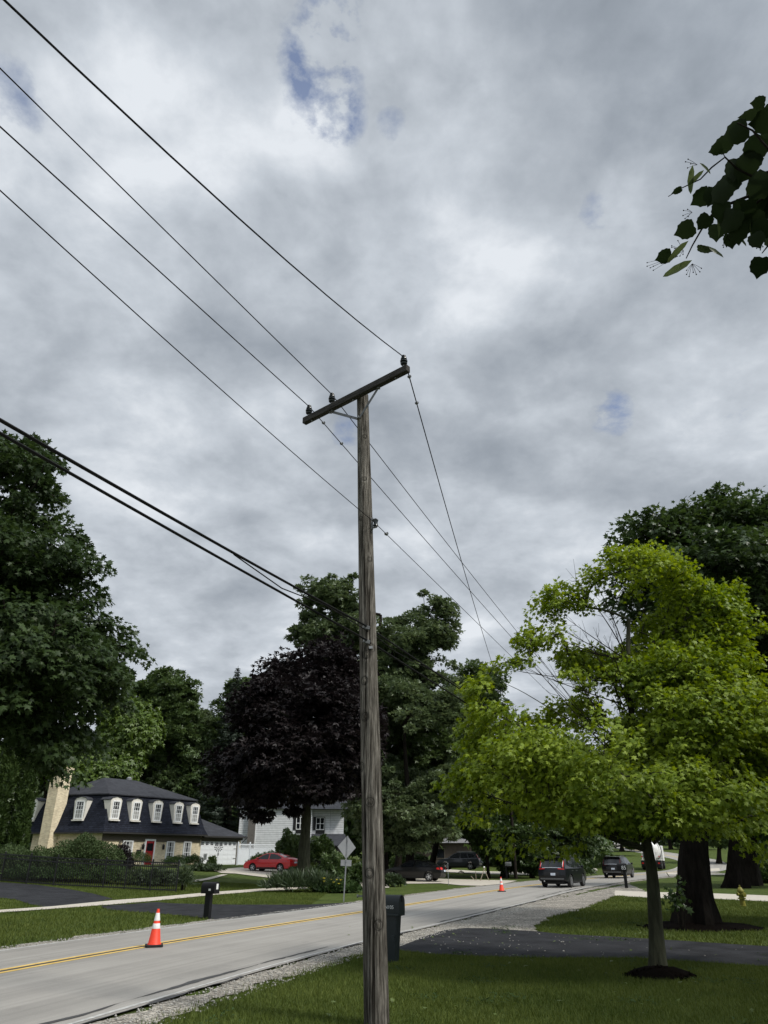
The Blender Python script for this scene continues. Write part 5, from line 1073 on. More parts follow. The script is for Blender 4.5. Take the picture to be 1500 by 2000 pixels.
SH(585, 1722, 28, 34, 'clipped mushroom shaped shrub left of the purple maple trunk', 'shrub', 1800, .15, 18, Y=53)
SH(615, 1722, 24, 30, 'clipped mushroom shaped shrub right of the purple maple trunk', 'shrub', 1500, .15, 19, Y=53)
SH(575, 1752, 52, 30, 'spiky grassy clump at the left end of the roadside bed', 'hosta', 1600, .42, 20, leaf='strap', lumps=.25, up=1.0, Y=44)
SH(620, 1752, 44, 34, 'leafy perennials under the purple maple trunk', 'hosta', 1500, .36, 22, leaf='strap', lumps=.3, up=.9, Y=44)
SH(660, 1748, 46, 20, 'low ground cover plants at the foot of the road sign', 'boxwood', 1500, .2, 23, leaf='tuft', Y=44)
SH(650, 1735, 30, 62, 'open green bush left of the diamond road sign', 'mid', 1300, .24, 24, leaf='tuft', Y=47, lumps=.4)
SH(697, 1735, 26, 44, 'dark rounded bush right of the diamond road sign', 'dark', 1500, .2, 25, leaf='tuft', Y=49)
SH(690, 1715, 26, 46, 'pale feathery bush behind the diamond road sign', 'lime', 900, .22, 26, leaf='tuft', Y=55)
SH(765, 1738, 22, 20, 'clump of broad hosta leaves right of the wooden pole', 'hosta', 420, .34, 27, leaf='oval', Y=52)
SH(800, 1690, 40, 40, 'dark bush behind the parked black car', 'dark', 1600, .26, 28, leaf='tuft', Y=78)
SH(1120, 1700, 34, 30, 'dark bush at the roadside behind the nearer black car', 'dark', 1500, .26, 29, leaf='tuft', Y=74)
SH(1490, 1706, 24, 40, 'dark bush at the right edge behind the neighbour lawn', 'dark', 1400, .26, 30, leaf='tuft', Y=58)
SH(610, 1695, 16, 20, 'small pale flowering shrub under the white house porch', 'lime', 420, .16, 31, Y=70)
# sucker shoots at the foot of the old maple
rs = np.random.default_rng(9)
shoot = shrub('maple_sapling', 'leafy sucker shoot growing at the left foot of the old maple', (at(1312, 1700, 22).x, 22, 0), (.36, .4, 1.35), 'dark', 75, .15, 33, leaf='maple', cat='sapling', lumps=.4, shell=.6)
def mulch(label, px, py, r, seed):
    x, y = gp(px, py); rng = np.random.default_rng(seed); n = 40
    bmv = [(0, 0, .13)]; f = []
    for k, (q, h) in enumerate(((.35, .15), (.7, .09), (1.0, 0.0))):
        for i in range(n):
            a = i / n * 6.283; w = q * r * (1 + .1 * math.sin(a * 3 + seed) + .05 * math.sin(a * 7)); bmv.append((w * math.cos(a), w * .8 * math.sin(a), h + rng.normal() * .008))
    f += [(0, 1 + i, 1 + (i + 1) % n) for i in range(n)]
    for k in range(2): f += [(1 + k * n + i, 1 + (k + 1) * n + i, 1 + (k + 1) * n + (i + 1) % n, 1 + k * n + (i + 1) % n) for i in range(n)]
    mb_ = MB(); mb_.add(bmv, f); o = mb_.build('mulch_ring', M['mulch'], smooth=True, loc=(x, y, g(x, y) - .01)); tag(o, label, 'mulch')
    c = 900; rr = r * np.sqrt(rng.random(c)); a = rng.random(c) * 6.283
    P = np.stack([rr * np.cos(a), rr * .8 * np.sin(a), .13 * (1 - rr / r) + .01], 1); D = unit(rng.normal(size=(c, 3)) * [1, 1, .35]); Nn = unit(rng.normal(size=(c, 3)) + [0, 0, 1])
    obj('bark_chips', leaf_mesh('bark_chips', P, D, Nn, rng.uniform(.04, .10, c), 'strap' if False else 'oval'), M['mulch'], o)
mulch('dark mulch ring round the young yellow green maple', 1290, 1908, .62, 1)
mulch('dark mulch mound round the old maple trunk', 1366, 1812, 1.75, 2)
def grass():
    rng = np.random.default_rng(3); pts = []
    for (x0, x1, y0, y1, n) in ((-3.4, 8.5, 8.6, 17.6, 190000), (2, 18, 17.6, 40, 120000), (-28, -3, 17, 52, 230000)):
        p = np.stack([rng.uniform(x0, x1, n), rng.uniform(y0, y1, n)], 1); pts.append(p)
    P = np.concatenate(pts); s = road_s(P[:, 0], P[:, 1])
    k = ((s < -4.78 + rng.normal(size=len(s)) * .12)) | (s > 3.2 + rng.normal(size=len(s)) * .10); P = P[k]
    def inside(poly):
        c = np.zeros(len(P), bool); q = poly
        for i in range(len(q)):
            (xa, ya), (xb, yb) = q[i], q[(i + 1) % len(q)]
            m = ((ya > P[:, 1]) != (yb > P[:, 1])) & (P[:, 0] < (xb - xa) * (P[:, 1] - ya) / ((yb - ya) + 1e-9) + xa); c ^= m
        return c
    for o in list(bpy.data.objects):
        if o.name.split('.')[0] in ('driveway', 'gravel_apron', 'neighbour_driveway', 'asphalt_turnaround', 'pavement', 'asphalt_drive'):
            bm = bmesh.new(); bm.from_mesh(o.data)
            b = [e for e in bm.edges if len(e.link_faces) == 1]; adj = {}
            for e in b:
                for a_, c_ in ((e.verts[0], e.verts[1]), (e.verts[1], e.verts[0])): adj.setdefault(a_.index, []).append(c_.index)
            st = b[0].verts[0].index; loop = [st]; prev = None
            while True:
                nx = [q for q in adj[loop[-1]] if q != prev]; 
                if not nx or nx[0] == st: break
                prev = loop[-1]; loop.append(nx[0])
                if len(loop) > 5000: break
            bm.verts.ensure_lookup_table(); poly = [(bm.verts[i].co.x, bm.verts[i].co.y) for i in loop]; bm.free()
            P = P[~inside(poly)]
    for (cx, cy, r) in ((gp(1290, 1908) + (.6,)), (gp(1366, 1812) + (1.72,))):
        P = P[((P[:, 0] - cx) ** 2 + ((P[:, 1] - cy) / .8) ** 2) > r * r]
    n = len(P); z = G(P[:, 0], P[:, 1]); D = unit(rng.normal(size=(n, 3)) * [.45, .45, .12] + [0, 0, 1]); Nn = unit(rng.normal(size=(n, 3)) * [1, 1, .2])
    tv = np.array([(-.07, 0, 0), (.07, 0, 0), (.0, 1, .25)]); y = D; x = unit(np.cross(y, Nn)); zz = np.cross(x, y)
    sz = rng.uniform(.035, .085, n) * np.where(P[:, 1] > 17.6, 1.25, 1.0); base = np.column_stack([P, z])
    v = base[:, None] + sz[:, None, None] * (tv[None, :, 0, None] * x[:, None] * np.where(P[:, 1] > 17.6, 2.0, 1.2)[:, None, None] + tv[None, :, 1, None] * y[:, None] + tv[None, :, 2, None] * zz[:, None])
    f = np.arange(n * 3).reshape(n, 3)
    tag(obj('grass', np_mesh('grass', v.reshape(-1, 3), f), LM['grassblade']), 'short green lawn grass along both sides of the road', 'grass', kind='stuff')
    # clover and broad leaved weeds in patches
    c = np.stack([rng.uniform(-3, 8, 60), rng.uniform(9, 30, 60)], 1); q = np.repeat(c, 60, 0) + rng.normal(size=(3600, 2)) * .16; sq = road_s(q[:, 0], q[:, 1]); q = q[(sq < -5.3)]
    zq = G(q[:, 0], q[:, 1]) + rng.uniform(.03, .06, len(q)); Dq = unit(rng.normal(size=(len(q), 3)) * [1, 1, .2]); Nq = unit(rng.normal(size=(len(q), 3)) * .3 + [0, 0, 1])
    tag(obj('clover', leaf_mesh('clover', np.column_stack([q, zq]), Dq, Nq, rng.uniform(.02, .045, len(q)), 'tuft'), LM['boxwood']), 'clover and small weeds growing in the near lawn', 'weeds', kind='stuff')
    # loose stones on the shoulder
    m = 9000; i = rng.integers(20, 46, m); q = RC[i] + (RC[i + 1] - RC[i]) * rng.random(m)[:, None]
    so_ = np.where(rng.random(m) < .6, rng.uniform(-4.95, -4.05, m), rng.uniform(2.55, 3.1, m)); q = q + RN[i] * so_[:, None]
    ov = np.array([(1, 0, 0), (-1, 0, 0), (0, 1, 0), (0, -1, 0), (0, 0, .7), (0, 0, -.7)]); of = np.array([(0, 2, 4), (2, 1, 4), (1, 3, 4), (3, 0, 4), (2, 0, 5), (1, 2, 5), (3, 1, 5), (0, 3, 5)])
    s_ = rng.uniform(.008, .026, m); jit = 1 + rng.normal(size=(m, 6, 3)) * .22; a = rng.random(m) * 6.283
    vv = ov[None] * jit * s_[:, None, None]; ca, sa = np.cos(a)[:, None], np.sin(a)[:, None]
    vv = np.stack([vv[..., 0] * ca - vv[..., 1] * sa, vv[..., 0] * sa + vv[..., 1] * ca, vv[..., 2]], 2) + np.column_stack([q, G(q[:, 0], q[:, 1]) + .018])[:, None]
    ff = of[None] + (np.arange(m) * 6)[:, None, None]
    tag(obj('gravel_stones', np_mesh('gravel_stones', vv.reshape(-1, 3), ff.reshape(-1, 3)), mat('loose_stone', (.33, .32, .29), .9, .5, 30)), 'loose pale stones scattered on the road shoulder', 'gravel', kind='stuff')
    m2 = 260; q = np.stack([rng.uniform(.8, 8, m2), rng.uniform(16.4, 21.5, m2)], 1); k2 = rng.random(m2) < np.exp(-(q[:, 0] - .8) / 3); q = q[k2]; m2 = len(q)
    vv = ov[None] * (1 + rng.normal(size=(m2, 6, 3)) * .25) * rng.uniform(.006, .022, m2)[:, None, None] + np.column_stack([q, G(q[:, 0], q[:, 1]) + .024])[:, None]
    tag(obj('drive_pebbles', np_mesh('drive_pebbles', vv.reshape(-1, 3), (of[None] + (np.arange(m2) * 6)[:, None, None]).reshape(-1, 3)), bpy.data.materials['loose_stone']), 'loose pale pebbles strewn over the dark drive', 'gravel', kind='stuff')
    # fallen leaves and bits on the lawn
    m = 90; x_ = rng.uniform(-1, 7, m); y_ = rng.uniform(10.2, 23, m); P = np.column_stack([x_, y_, G(x_, y_) + .05])
    D = unit(rng.normal(size=(m, 3)) * [1, 1, .2]); Nn = unit(rng.normal(size=(m, 3)) * .3 + [0, 0, 1])
    tag(obj('fallen_leaves', leaf_mesh('fallen_leaves', P, D, Nn, rng.uniform(.04, .09, m), 'maple'), LM['lime']), 'pale fallen leaves lying on the near lawn and drive', 'leaves', kind='stuff')
grass()
# the hanging linden branch, top right: leaves, bracts with fruit, twigs; a part of the linden tree
def linden_branch():
    rng = np.random.default_rng(12); inv = Vector(lt.location)
    def W3(px, py, d): v = pixdir(px, py); return np.array(Vector((0, 0, EYE)) + v * (d / v.length)) - np.array(inv)
    tw = MB(); D0 = 2.7
    def path(pp, r0, r1, d=D0):
        pts = [W3(p[0], p[1], d + (p[2] if len(p) > 2 else 0)) for p in pp]; tw.tube(pts, list(np.linspace(r0, r1, len(pts))), 6)
    root_pt = np.array((9.5, 1.2, 6.2)) - np.array(inv)
    main = [root_pt, np.array((6.5, 1.4, 5.2)) - np.array(inv), W3(1760, 330, 3.4), W3(1620, 320, 2.9), W3(1530, 330, D0), W3(1470, 345, D0)]
    tw.tube(main, [.07, .05, .022, .014, .008, .005], 8)
    path([(1530, 330), (1470, 380), (1420, 400), (1390, 420), (1372, 445), (1352, 480), (1340, 505)], .006, .0016)
    path([(1470, 345), (1440, 330), (1416, 307), (1390, 327), (1368, 350), (1330, 368), (1305, 384)], .004, .0012)
    path([(1500, 380), (1460, 410), (1440, 440)], .004, .002); path([(1530, 330), (1500, 290), (1470, 255), (1440, 240)], .005, .002)
    path([(1530, 440), (1500, 480), (1488, 495)], .004, .0015); path([(1416, 307), (1405, 285)], .0015, .001)
    P, D, Nn, Sz = [], [], [], []
    def lf(px, py, ang, s, tilt=.3, dd=0):   # leaf stalk end at a point of the twig, pointing along ang
        p0 = W3(px, py, D0 + dd); q = W3(px + math.cos(ang) * 10, py - math.sin(ang) * 10, D0 + dd); d = unit(q - p0)
        view = unit(p0 + np.array(inv) - np.array((0, 0, EYE))); n = unit(-view + rng.normal(size=3) * tilt)
        P.append(p0); D.append(unit(d + rng.normal(size=3) * .12)); Nn.append(n); Sz.append(s)
    for (px, py, a, s, t) in ((1416, 285, 3.5, .068, .2), (1336, 367, 3.7, .056, .9), (1396, 370, 3.75, .115, .25), (1364, 438, 3.55, .115, .35), (1318, 494, 3.6, .092, 1.0), (1492, 494, 4.25, .118, .8), (1356, 484, 5.9, .085, 1.4),
                              (1470, 245, 3.6, .13, .2), (1500, 215, 3.4, .12, .4), (1440, 300, 4.4, .12, .3), (1470, 300, 4.2, .13, .2), (1430, 350, 4.0, .125, .3), (1440, 400, 4.3, .13, .2), (1400, 430, 4.9, .10, .3), (1425, 450, 4.8, .085, .4), (1460, 380, 4.6, .13, .3), (1480, 340, 4.8, .14, .3),
                              (1500, 420, 4.5, .12, .3), (1470, 450, 5.0, .09, .6), (1500, 260, 4.0, .14, .3), (1400, 360, 4.2, .10, .5), (1510, 330, 4.0, .15, .3), (1520, 480, 5.0, .1, .4), (1450, 340, 3.6, .12, .4), (1390, 415, 4.0, .09, .5), (1500, 200, 2.9, .07, .6), (1560, 300, 4.1, .15, .3), (1560, 400, 4.6, .15, .3), (1530, 230, 3.4, .14, .3), (1486, 290, 3.9, .13, .3), (1432, 268, 3.9, .10, .5), (1480, 400, 4.3, .13, .3), (1440, 430, 4.6, .11, .4), (1502, 375, 4.4, .14, .3), (1412, 385, 4.5, .11, .3)):
        lf(px, py, a, s * .68, t, rng.uniform(-.08, .1))
    for _ in range(60):
        lf(rng.uniform(1520, 1900), rng.uniform(180, 480), rng.uniform(3.4, 5.2), rng.uniform(.09, .14), .5, rng.uniform(0, .5))
    pm = np.array([np.array(q, float) for q in main])[::-1]     # leaves all along the bough back to the trunk
    for _ in range(520):
        t = rng.uniform(1.7, len(pm) - 1.02); i = int(t); p = pm[i] * (1 - t + i) + pm[i + 1] * (t - i); sp_ = .04 + .15 * max(0, t - 1.9)
        d = np.clip(rng.normal(size=3), -1.5, 1.5); P.append(p + d * sp_ - np.array([0, 0, sp_ * .6])); D.append(unit(rng.normal(size=3) * .8 + np.array([0, 0, -.6]))); Nn.append(unit(rng.normal(size=3) * .6 + np.array([0, 0, 1.]))); Sz.append(rng.uniform(.08, .13))
    # toothed heart shaped leaf
    out = []
    for i in range(24):
        t = i / 24 * 2 * math.pi; 
        x = .43 * math.sin(t) * (1 + .08 * math.cos(2 * t)); y = .46 - .42 * math.cos(t) - .13 * math.exp(-(t * 1.7) ** 2) * -1 - .10 * math.exp(-((t - 2 * math.pi) * 1.7) ** 2) * -1
        if i == 12: y = 1.06
        k = 1.05 if i % 2 else .97
        out.append((x * k, .45 + (y - .45) * k, -.12 * abs(x) - .10 * (y - .4) ** 2))
    tv = np.array([(0, .42, .02)] + out); tf = np.array([(0, i + 1, (i + 1) % 24 + 1) for i in range(24)]); LEAFS['heart'] = (tv, tf); LEAFS['bract'] = (np.array([(0, 0, 0), (.10, .22, .03), (.13, .55, .02), (.07, .88, -.06), (0, 1, -.12), (-.07, .88, -.06), (-.12, .55, .02), (-.10, .22, .03), (0, .5, -.03)]), np.array([(8, i, (i + 1) % 8) for i in range(8)]))
    A = lambda q: np.array(q)
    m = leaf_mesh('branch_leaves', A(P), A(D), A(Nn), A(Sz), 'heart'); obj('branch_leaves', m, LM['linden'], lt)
    # fruit bracts
    bp, bd, bn, bs = [], [], [], []; fr = MB(); st = MB()
    def fruits(px, py, pts, r=.0022):
        for (qx, qy) in pts:
            a = W3(px, py, D0); b = W3(qx, qy, D0); st.tube([a, a * .5 + b * .5 + np.array((0, 0, .002)), b], .0007, 4)
            fr.lathe([(.0004, -r), (r * .8, -r * .55), (r, 0), (r * .8, r * .6), (.0004, r)], 8, tuple(b))
    for (px, py, a, l) in ((1353, 322, 4.6, .085), (1366, 318, 5.6, .05), (1375, 332, 3.9, .06), (1352, 508, 3.65, .10), (1345, 470, 3.9, .09), (1400, 425, 4.9, .06), (1470, 420, 4.7, .07), (1370, 480, 5.9, .08), (1432, 455, 5.6, .06)):
        p0 = W3(px, py, D0 - .02); q = W3(px + math.cos(a) * 10, py - math.sin(a) * 10, D0 - .02); bp.append(p0); bd.append(unit(q - p0)); bn.append(unit(rng.normal(size=3) + [0, -1, 0])); bs.append(l)
    obj('fruit_bracts', leaf_mesh('fruit_bracts', A(bp), A(bd), A(bn), A(bs), 'bract'), LM['bract'], lt)
    fruits(1362, 322, [(1339, 316), (1344, 311), (1343, 328), (1349, 320)]); fruits(1352, 415, [(1335, 411), (1343, 409), (1334, 421), (1344, 423), (1338, 427)])
    fruits(1325, 500, [(1264, 513), (1264, 520), (1270, 523), (1276, 528), (1276, 520)]); fruits(1352, 515, [(1370, 524), (1341, 528), (1341, 536), (1354, 532), (1360, 536), (1346, 540), (1367, 531)])
    fruits(1335, 490, [(1312, 480), (1318, 485), (1312, 483), (1322, 499), (1328, 500), (1324, 470), (1334, 497)]); fruits(1422, 458, [(1412, 479), (1413, 483), (1419, 482), (1424, 468)])
    fruits(1468, 440, [(1457, 449), (1463, 448), (1458, 455), (1472, 450)]); fruits(1480, 460, [(1466, 465), (1470, 475), (1482, 474), (1478, 485), (1485, 488), (1490, 482), (1475, 478)])
    obj('fruit', _mesh(fr), M['bark_dark'], lt); obj('fruit_stalks', _mesh(st), M['bark_dark'], lt); obj('hanging_branch', _mesh(tw), M['bark_dark'], lt)
def _mesh(mb_):
    me = bpy.data.meshes.new('m'); me.from_pydata(mb_.v, [], mb_.f); return me
linden_branch()
# ------------------------------------------------------------------ cars
SEDAN = dict(L=4.62, W=1.80, r=.325, xr=-1.36, xf=1.36, belt=.96, tum=.42,
    top=[(-2.20, .28), (-2.29, .40), (-2.31, .62), (-2.27, .86), (-2.20, 1.00), (-2.10, 1.05), (-1.72, 1.09), (-1.35, 1.26), (-1.00, 1.38), (-.60, 1.445), (-.15, 1.46), (.22, 1.42), (.60, 1.26), (1.12, 1.00), (1.50, .93), (1.90, .84), (2.15, .72), (2.29, .55), (2.30, .38), (2.22, .26)],
    win=[[(1.00, .985), (.52, 1.24), (.18, 1.36), (-.17, 1.395), (-.17, .975)], [(-.27, .975), (-.27, 1.40), (-.62, 1.385), (-.98, 1.325), (-1.30, 1.18), (-1.50, 1.07), (-1.18, .98)]],
    screen=((1.06, 1.03), (.26, 1.405)), rear=((-1.66, 1.115), (-1.04, 1.37)))
SUV = dict(L=4.6, W=1.86, r=.36, xr=-1.30, xf=1.36, belt=1.06, tum=.30,
    top=[(-2.12, .38), (-2.24, .46), (-2.28, .70), (-2.24, .90), (-2.20, 1.06), (-2.06, 1.30), (-1.90, 1.56), (-1.98, 1.63), (-1.75, 1.665), (-1.2, 1.69), (-.5, 1.695), (.1, 1.66), (.45, 1.54), (1.08, 1.13), (1.5, 1.06), (1.95, .96), (2.20, .78), (2.28, .55), (2.22, .32)],
    win=[[(.98, 1.10), (.42, 1.47), (.08, 1.58), (-.22, 1.60), (-.22, 1.09)], [(-.31, 1.09), (-.31, 1.60), (-.92, 1.585), (-1.10, 1.13)], [(-1.20, 1.14), (-1.04, 1.575), (-1.50, 1.53), (-1.80, 1.36), (-1.62, 1.22)]],
    screen=((1.04, 1.16), (.46, 1.53)), rear=((-2.185, 1.10), (-1.93, 1.525)))
def make_car(name, label, spec, paint, loc, rz, rim='alloy', kind='sedan', group=None, lamp='tail'):
    root = empty(name, loc, rz, label, 'car', group); L_, W_, r, belt, tum = spec['L'], spec['W'], spec['r'], spec['belt'], spec['tum']
    def hw(x, z):
        w = W_ / 2 * (1 - .085 * abs(2 * x / L_) ** 3.5); w -= max(0, .42 - z) * .22; w += .012 * math.exp(-((z - .72) / .10) ** 2)
        if z > belt: w -= (z - belt) * tum + .015
        return w
    def bulge(x, q): return x + math.copysign(.11 * (1 - q * q), x) * min(1, max(0, (abs(x) / (L_ / 2) - .72) / .28))
    poly = list(spec['top']); ra = r + .055
    for xc, n in ((spec['xf'], 0), (spec['xr'], 1)):
        for k in range(15):
            a = math.pi * k / 14 - .12 + .24 * k / 14 * 0; a = -.18 + (math.pi + .36) * k / 14; poly.append((xc + ra * math.cos(a), max(.24, r + ra * math.sin(a))))
    def flat(poly, zs, xs):
        bm = bmesh.new(); bm.faces.new([bm.verts.new((p[0], 0, p[1])) for p in poly])
        for z in zs: bmesh.ops.bisect_plane(bm, geom=bm.verts[:] + bm.edges[:] + bm.faces[:], plane_co=(0, 0, z), plane_no=(0, 0, 1))
        for x in xs: bmesh.ops.bisect_plane(bm, geom=bm.verts[:] + bm.edges[:] + bm.faces[:], plane_co=(x, 0, 0), plane_no=(1, 0, 0))
        bmesh.ops.remove_doubles(bm, verts=bm.verts[:], dist=.002)
        bm.verts.index_update(); v = [(a.co.x, a.co.z) for a in bm.verts]; f = [tuple(a.index for a in q.verts) for q in bm.faces]
        b = [(e.verts[0].index, e.verts[1].index) for e in bm.edges if len(e.link_faces) == 1]; bm.free(); return v, f, b
    v, f, b = flat(poly, [.42, .58, .72, .84, belt, belt + .02, belt + .2, belt + .36], [i * .3 - 2.1 for i in range(15)])
    m = MB(); K = 8; n = len(v); vs = []
    for j in range(K + 1):
        q = 1 - 2 * j / K
        for (x, z) in v:
            w = hw(x, z); crown = .035 * (1 - q * q) if z > belt - .12 else 0
            vs.append((bulge(x, q), w * q, z + crown))
    fs = [tuple(q) for q in f] + [tuple(i + K * n for i in q[::-1]) for q in f]
    for (a, c) in b:
        for j in range(K): fs.append((a + j * n, c + j * n, c + (j + 1) * n, a + (j + 1) * n))
    m.add(vs, fs); body = m.build('body', paint, root, True)
    def side(polys, part, mm, off=.006, parent=root, each=True):
        for sgn in (1, -1):
            for pl in polys:
                vv, ff, _ = flat(pl, [], [i * .3 - 2.1 for i in range(15)]); q = MB(); q.add([(x, sgn * (hw(x, z) + off), z) for x, z in vv], ff); q.build(part, mm, parent, True)
    side(spec['win'], 'side_window', M['glass'])
    # door shut lines, sill trim and handles
    trim_ = 'sill_trim'
    side([[(spec['xr'] + ra + .03, .26), (spec['xf'] - ra - .03, .26), (spec['xf'] - ra - .03, .36), (spec['xr'] + ra + .03, .36)]], trim_, M['trim'], .008)
    for x in (.98, -.22, -1.02): side([[(x - .006, .40), (x + .006, .40), (x + .006, belt - .02), (x - .006, belt - .02)]], 'door_seam', M['trim'], .003)
    for x in (-.12, -.92):
        for sgn in (1, -1):
            w = sgn * (hw(x, belt - .12) + .012); MB().box(x - .10, x + .10, min(w, w - sgn * .03), max(w, w - sgn * .03), belt - .135, belt - .105).build('door_handle', paint if kind == 'sedan' else M['chrome'], root, bevel=.006)
    def glass(p0, p1, part, frac=.90, off=.010, mm=None):
        q = MB(); d = (Vector((p1[0], 0, p1[1])) - Vector((p0[0], 0, p0[1]))).normalized(); nn = Vector((-d.z, 0, d.x)); nn = nn if nn.z > 0 else -nn; vs = []; 
        for t in (0, .25, .5, .75, 1):
            x = p0[0] + (p1[0] - p0[0]) * t; z = p0[1] + (p1[1] - p0[1]) * t
            for j in range(K + 1):
                s = 1 - 2 * j / K; y = hw(x, z) * frac * s; vs.append((bulge(x, s * frac) + nn.x * off, y, z + nn.z * off + .035 * (1 - (s * frac) ** 2) * (1 if z > belt - .12 else 0)))
        fs = [(i * (K + 1) + j, i * (K + 1) + j + 1, (i + 1) * (K + 1) + j + 1, (i + 1) * (K + 1) + j) for i in range(4) for j in range(K)]
        return q.add(vs, fs).build(part, mm or M['glass'], root, True)
    glass(*spec['screen'], 'windscreen'); glass(*spec['rear'], 'rear_window', .86 if kind == 'sedan' else .84)
    for xw in (spec['xr'], spec['xf']):
        for sgn in (1, -1):
            wr = empty('wheel', (xw, sgn * (W_ / 2 - .115), r)); wr.parent = root
            t = MB().lathe([(r * .66, -.10), (r * .92, -.105), (r, -.075), (r, .075), (r * .92, .105), (r * .66, .10)], 28, axis='y'); t.build('tyre', M['rubber'], wr, True)
            q = MB(); o = sgn * .085
            q.lathe([(r * .60, o - .02), (r * .68, o + sgn * .012), (r * .64, o + sgn * .016), (r * .58, o - .01)], 28, axis='y'); q.lathe([(r * .16, o - .02), (r * .16, o + sgn * .015), (.01, o + sgn * .02)], 14, axis='y')
            for k in range(10):
                a = k / 5 * math.pi + (.22 if k % 2 else -.22) * 0; a = (k // 2) * 2 * math.pi / 5 + (.2 if k % 2 else -.2)
                q.bar((r * .12 * math.cos(a), o, r * .12 * math.sin(a)), (r * .64 * math.cos(a), o, r * .64 * math.sin(a)), .02, .05, (0, 1, 0))
            q.build('rim', M[rim], wr, True); MB().lathe([(r * .62, -.03), (r * .62, .03)], 20, (0, 0, 0), 'y').build('hub', M['black'], wr)
    for sgn in (1, -1):
        x = .86; y = sgn * (hw(x, belt) + .10); mi = MB(); mi.lathe([(.02, -.10), (.075, -.08), (.085, 0), (.07, .07), (.02, .09)], 12, (x, y, belt + .09), 'y'); mi.bar((x, sgn * (hw(x, belt) - .02), belt + .03), (x, y, belt + .06), .06, .03); mi.build('mirror', paint, root, True)
        # head lamps
        x0 = 2.02; q = MB(); pl = [(1.78, .80), (2.06, .72), (2.18, .62), (2.10, .58), (1.80, .68)]; q.add([(bulge(x, .9) + .0, sgn * (hw(x, z) * (.97 if x < 2 else .9) + .012), z) for x, z in pl], [tuple(range(5))]); q.build('headlight', M['lampwhite'], root)
    pz = .92 if kind == 'sedan' else .86; xq = -(L_ / 2) - .11
    def rearx(z, s):   # rear surface at a height
        t = spec['top']; 
        for p, q in zip(t[:9], t[1:9]):
            if p[1] <= z <= q[1]: return bulge(p[0] + (q[0] - p[0]) * (z - p[1]) / (q[1] - p[1] + 1e-6), s)
        return bulge(t[2][0], s)
    def rearpatch(y0, y1, z0, z1, part, mm, off=.008, n=4):
        q = MB(); vs = []
        for i in range(n + 1):
            z = z0 + (z1 - z0) * i / n
            for j in range(n + 1):
                y = y0 + (y1 - y0) * j / n; x = rearx(z, y / hw(-2.2, z)); vs.append((x - off, y, z + (.035 * (1 - (y / hw(-2.2, z)) ** 2) if z > belt - .12 else 0)))
        fs = [(i * (n + 1) + j, i * (n + 1) + j + 1, (i + 1) * (n + 1) + j + 1, (i + 1) * (n + 1) + j) for i in range(n) for j in range(n)]
        return q.add(vs, fs).build(part, mm, root, True)
    if kind == 'sedan':
        for s in (1, -1): rearpatch(s * .46, s * .80, .80, .95, 'taillight', M['tail'], .012)
        side([[(-2.22, .80), (-1.98, .84), (-2.0, .95), (-2.18, .95)]], 'taillight', M['tail'], .004)
        rearpatch(-.26, .26, .66, .78, 'licence_plate', M['plate'], .014, 3); rearpatch(-.74, .74, .30, .40, 'bumper_trim', M['trim'], .010)
    else:
        for s in (1, -1): rearpatch(s * .70, s * .755, 1.12, 1.50, 'taillight', M[lamp], .016, 6); rearpatch(s * .665, s * .70, 1.12, 1.50, 'reverse_light', M['lampwhite' if lamp == 'tail' else 'taildark'], .014, 6); rearpatch(s * .42, s * .80, 1.0, 1.05, 'side_taillight', M[lamp], .014)
        rearpatch(-.60, .60, 1.065, 1.10, 'chrome_strip', M['chrome'], .016); rearpatch(-.26, .04, .68, .82, 'licence_plate', M['plate'], .020, 3); rearpatch(-.48, .48, .64, .88, 'plate_recess', M['trim'], .010)
        rearpatch(-.74, .74, .44, .54, 'bumper_trim', M['dull_steel'], .012); rearpatch(-.80, .80, .395, .44, 'bumper', M['trim'], .011)
        MB().box(-2.10, -1.62, -.66, .66, 1.66, 1.70).build('spoiler', paint, root, bevel=.012); MB().bar((-2.12, .05, 1.16), (-2.03, .42, 1.20), .015, .02).build('rear_wiper', M['trim'], root)
        MB().lathe([(.045, -2.30), (.045, -2.05)], 12, (0, .5, .36), 'x').build('exhaust_pipe', M['chrome'], root)
        for s in (1, -1): MB().tube([(-1.45, s * .62, 1.72), (-1.3, s * .62, 1.76), (.0, s * .62, 1.76), (.15, s * .62, 1.70)], .018, 6).build('roof_rail', M['dull_steel'], root)
    MB().box(-1.9, 1.9, -.62, .62, .20, .34).build('underbody', M['trim'], root)
    return root
def face(dx, dy): return math.atan2(dy, dx)
def G3(x, y, z=.0): return (x, y, g(x, y) + z)
p = gp(811, 1722.5); make_car('parked_car', 'black sedan parked on the concrete drive right of the wooden pole', SEDAN, M['carblack'], (p[0], p[1] + .6, g(p[0], p[1]) + .04), face(-.945, .33), 'alloy')
p = gp(527, 1704); make_car('parked_car', 'bright red sedan parked beside the white garage door', SEDAN, M['carred'], (p[0], p[1] + .6, g(p[0], p[1]) + .05), face(-.93, .37), 'alloy')
x = at(897, 1671, 84).x; make_car('parked_car', 'grey sport utility car parked under trees behind the black sedan', SUV, M['cargrey'], (x, 84, .46), face(-.95, .30), 'alloy', 'suv')
make_car('driving_car', 'nearer of two black sport utility cars driving away on the road', SUV, M['carnavy'], (11.5, 51.2, .036), face(.50, .866), 'rimdark', 'suv')
make_car('driving_car', 'farther of two black sport utility cars, partly behind a black mailbox', SUV, M['carblack'], (21.0, 71.2, .036), face(.50, .866), 'rimdark', 'suv', lamp='taildark')

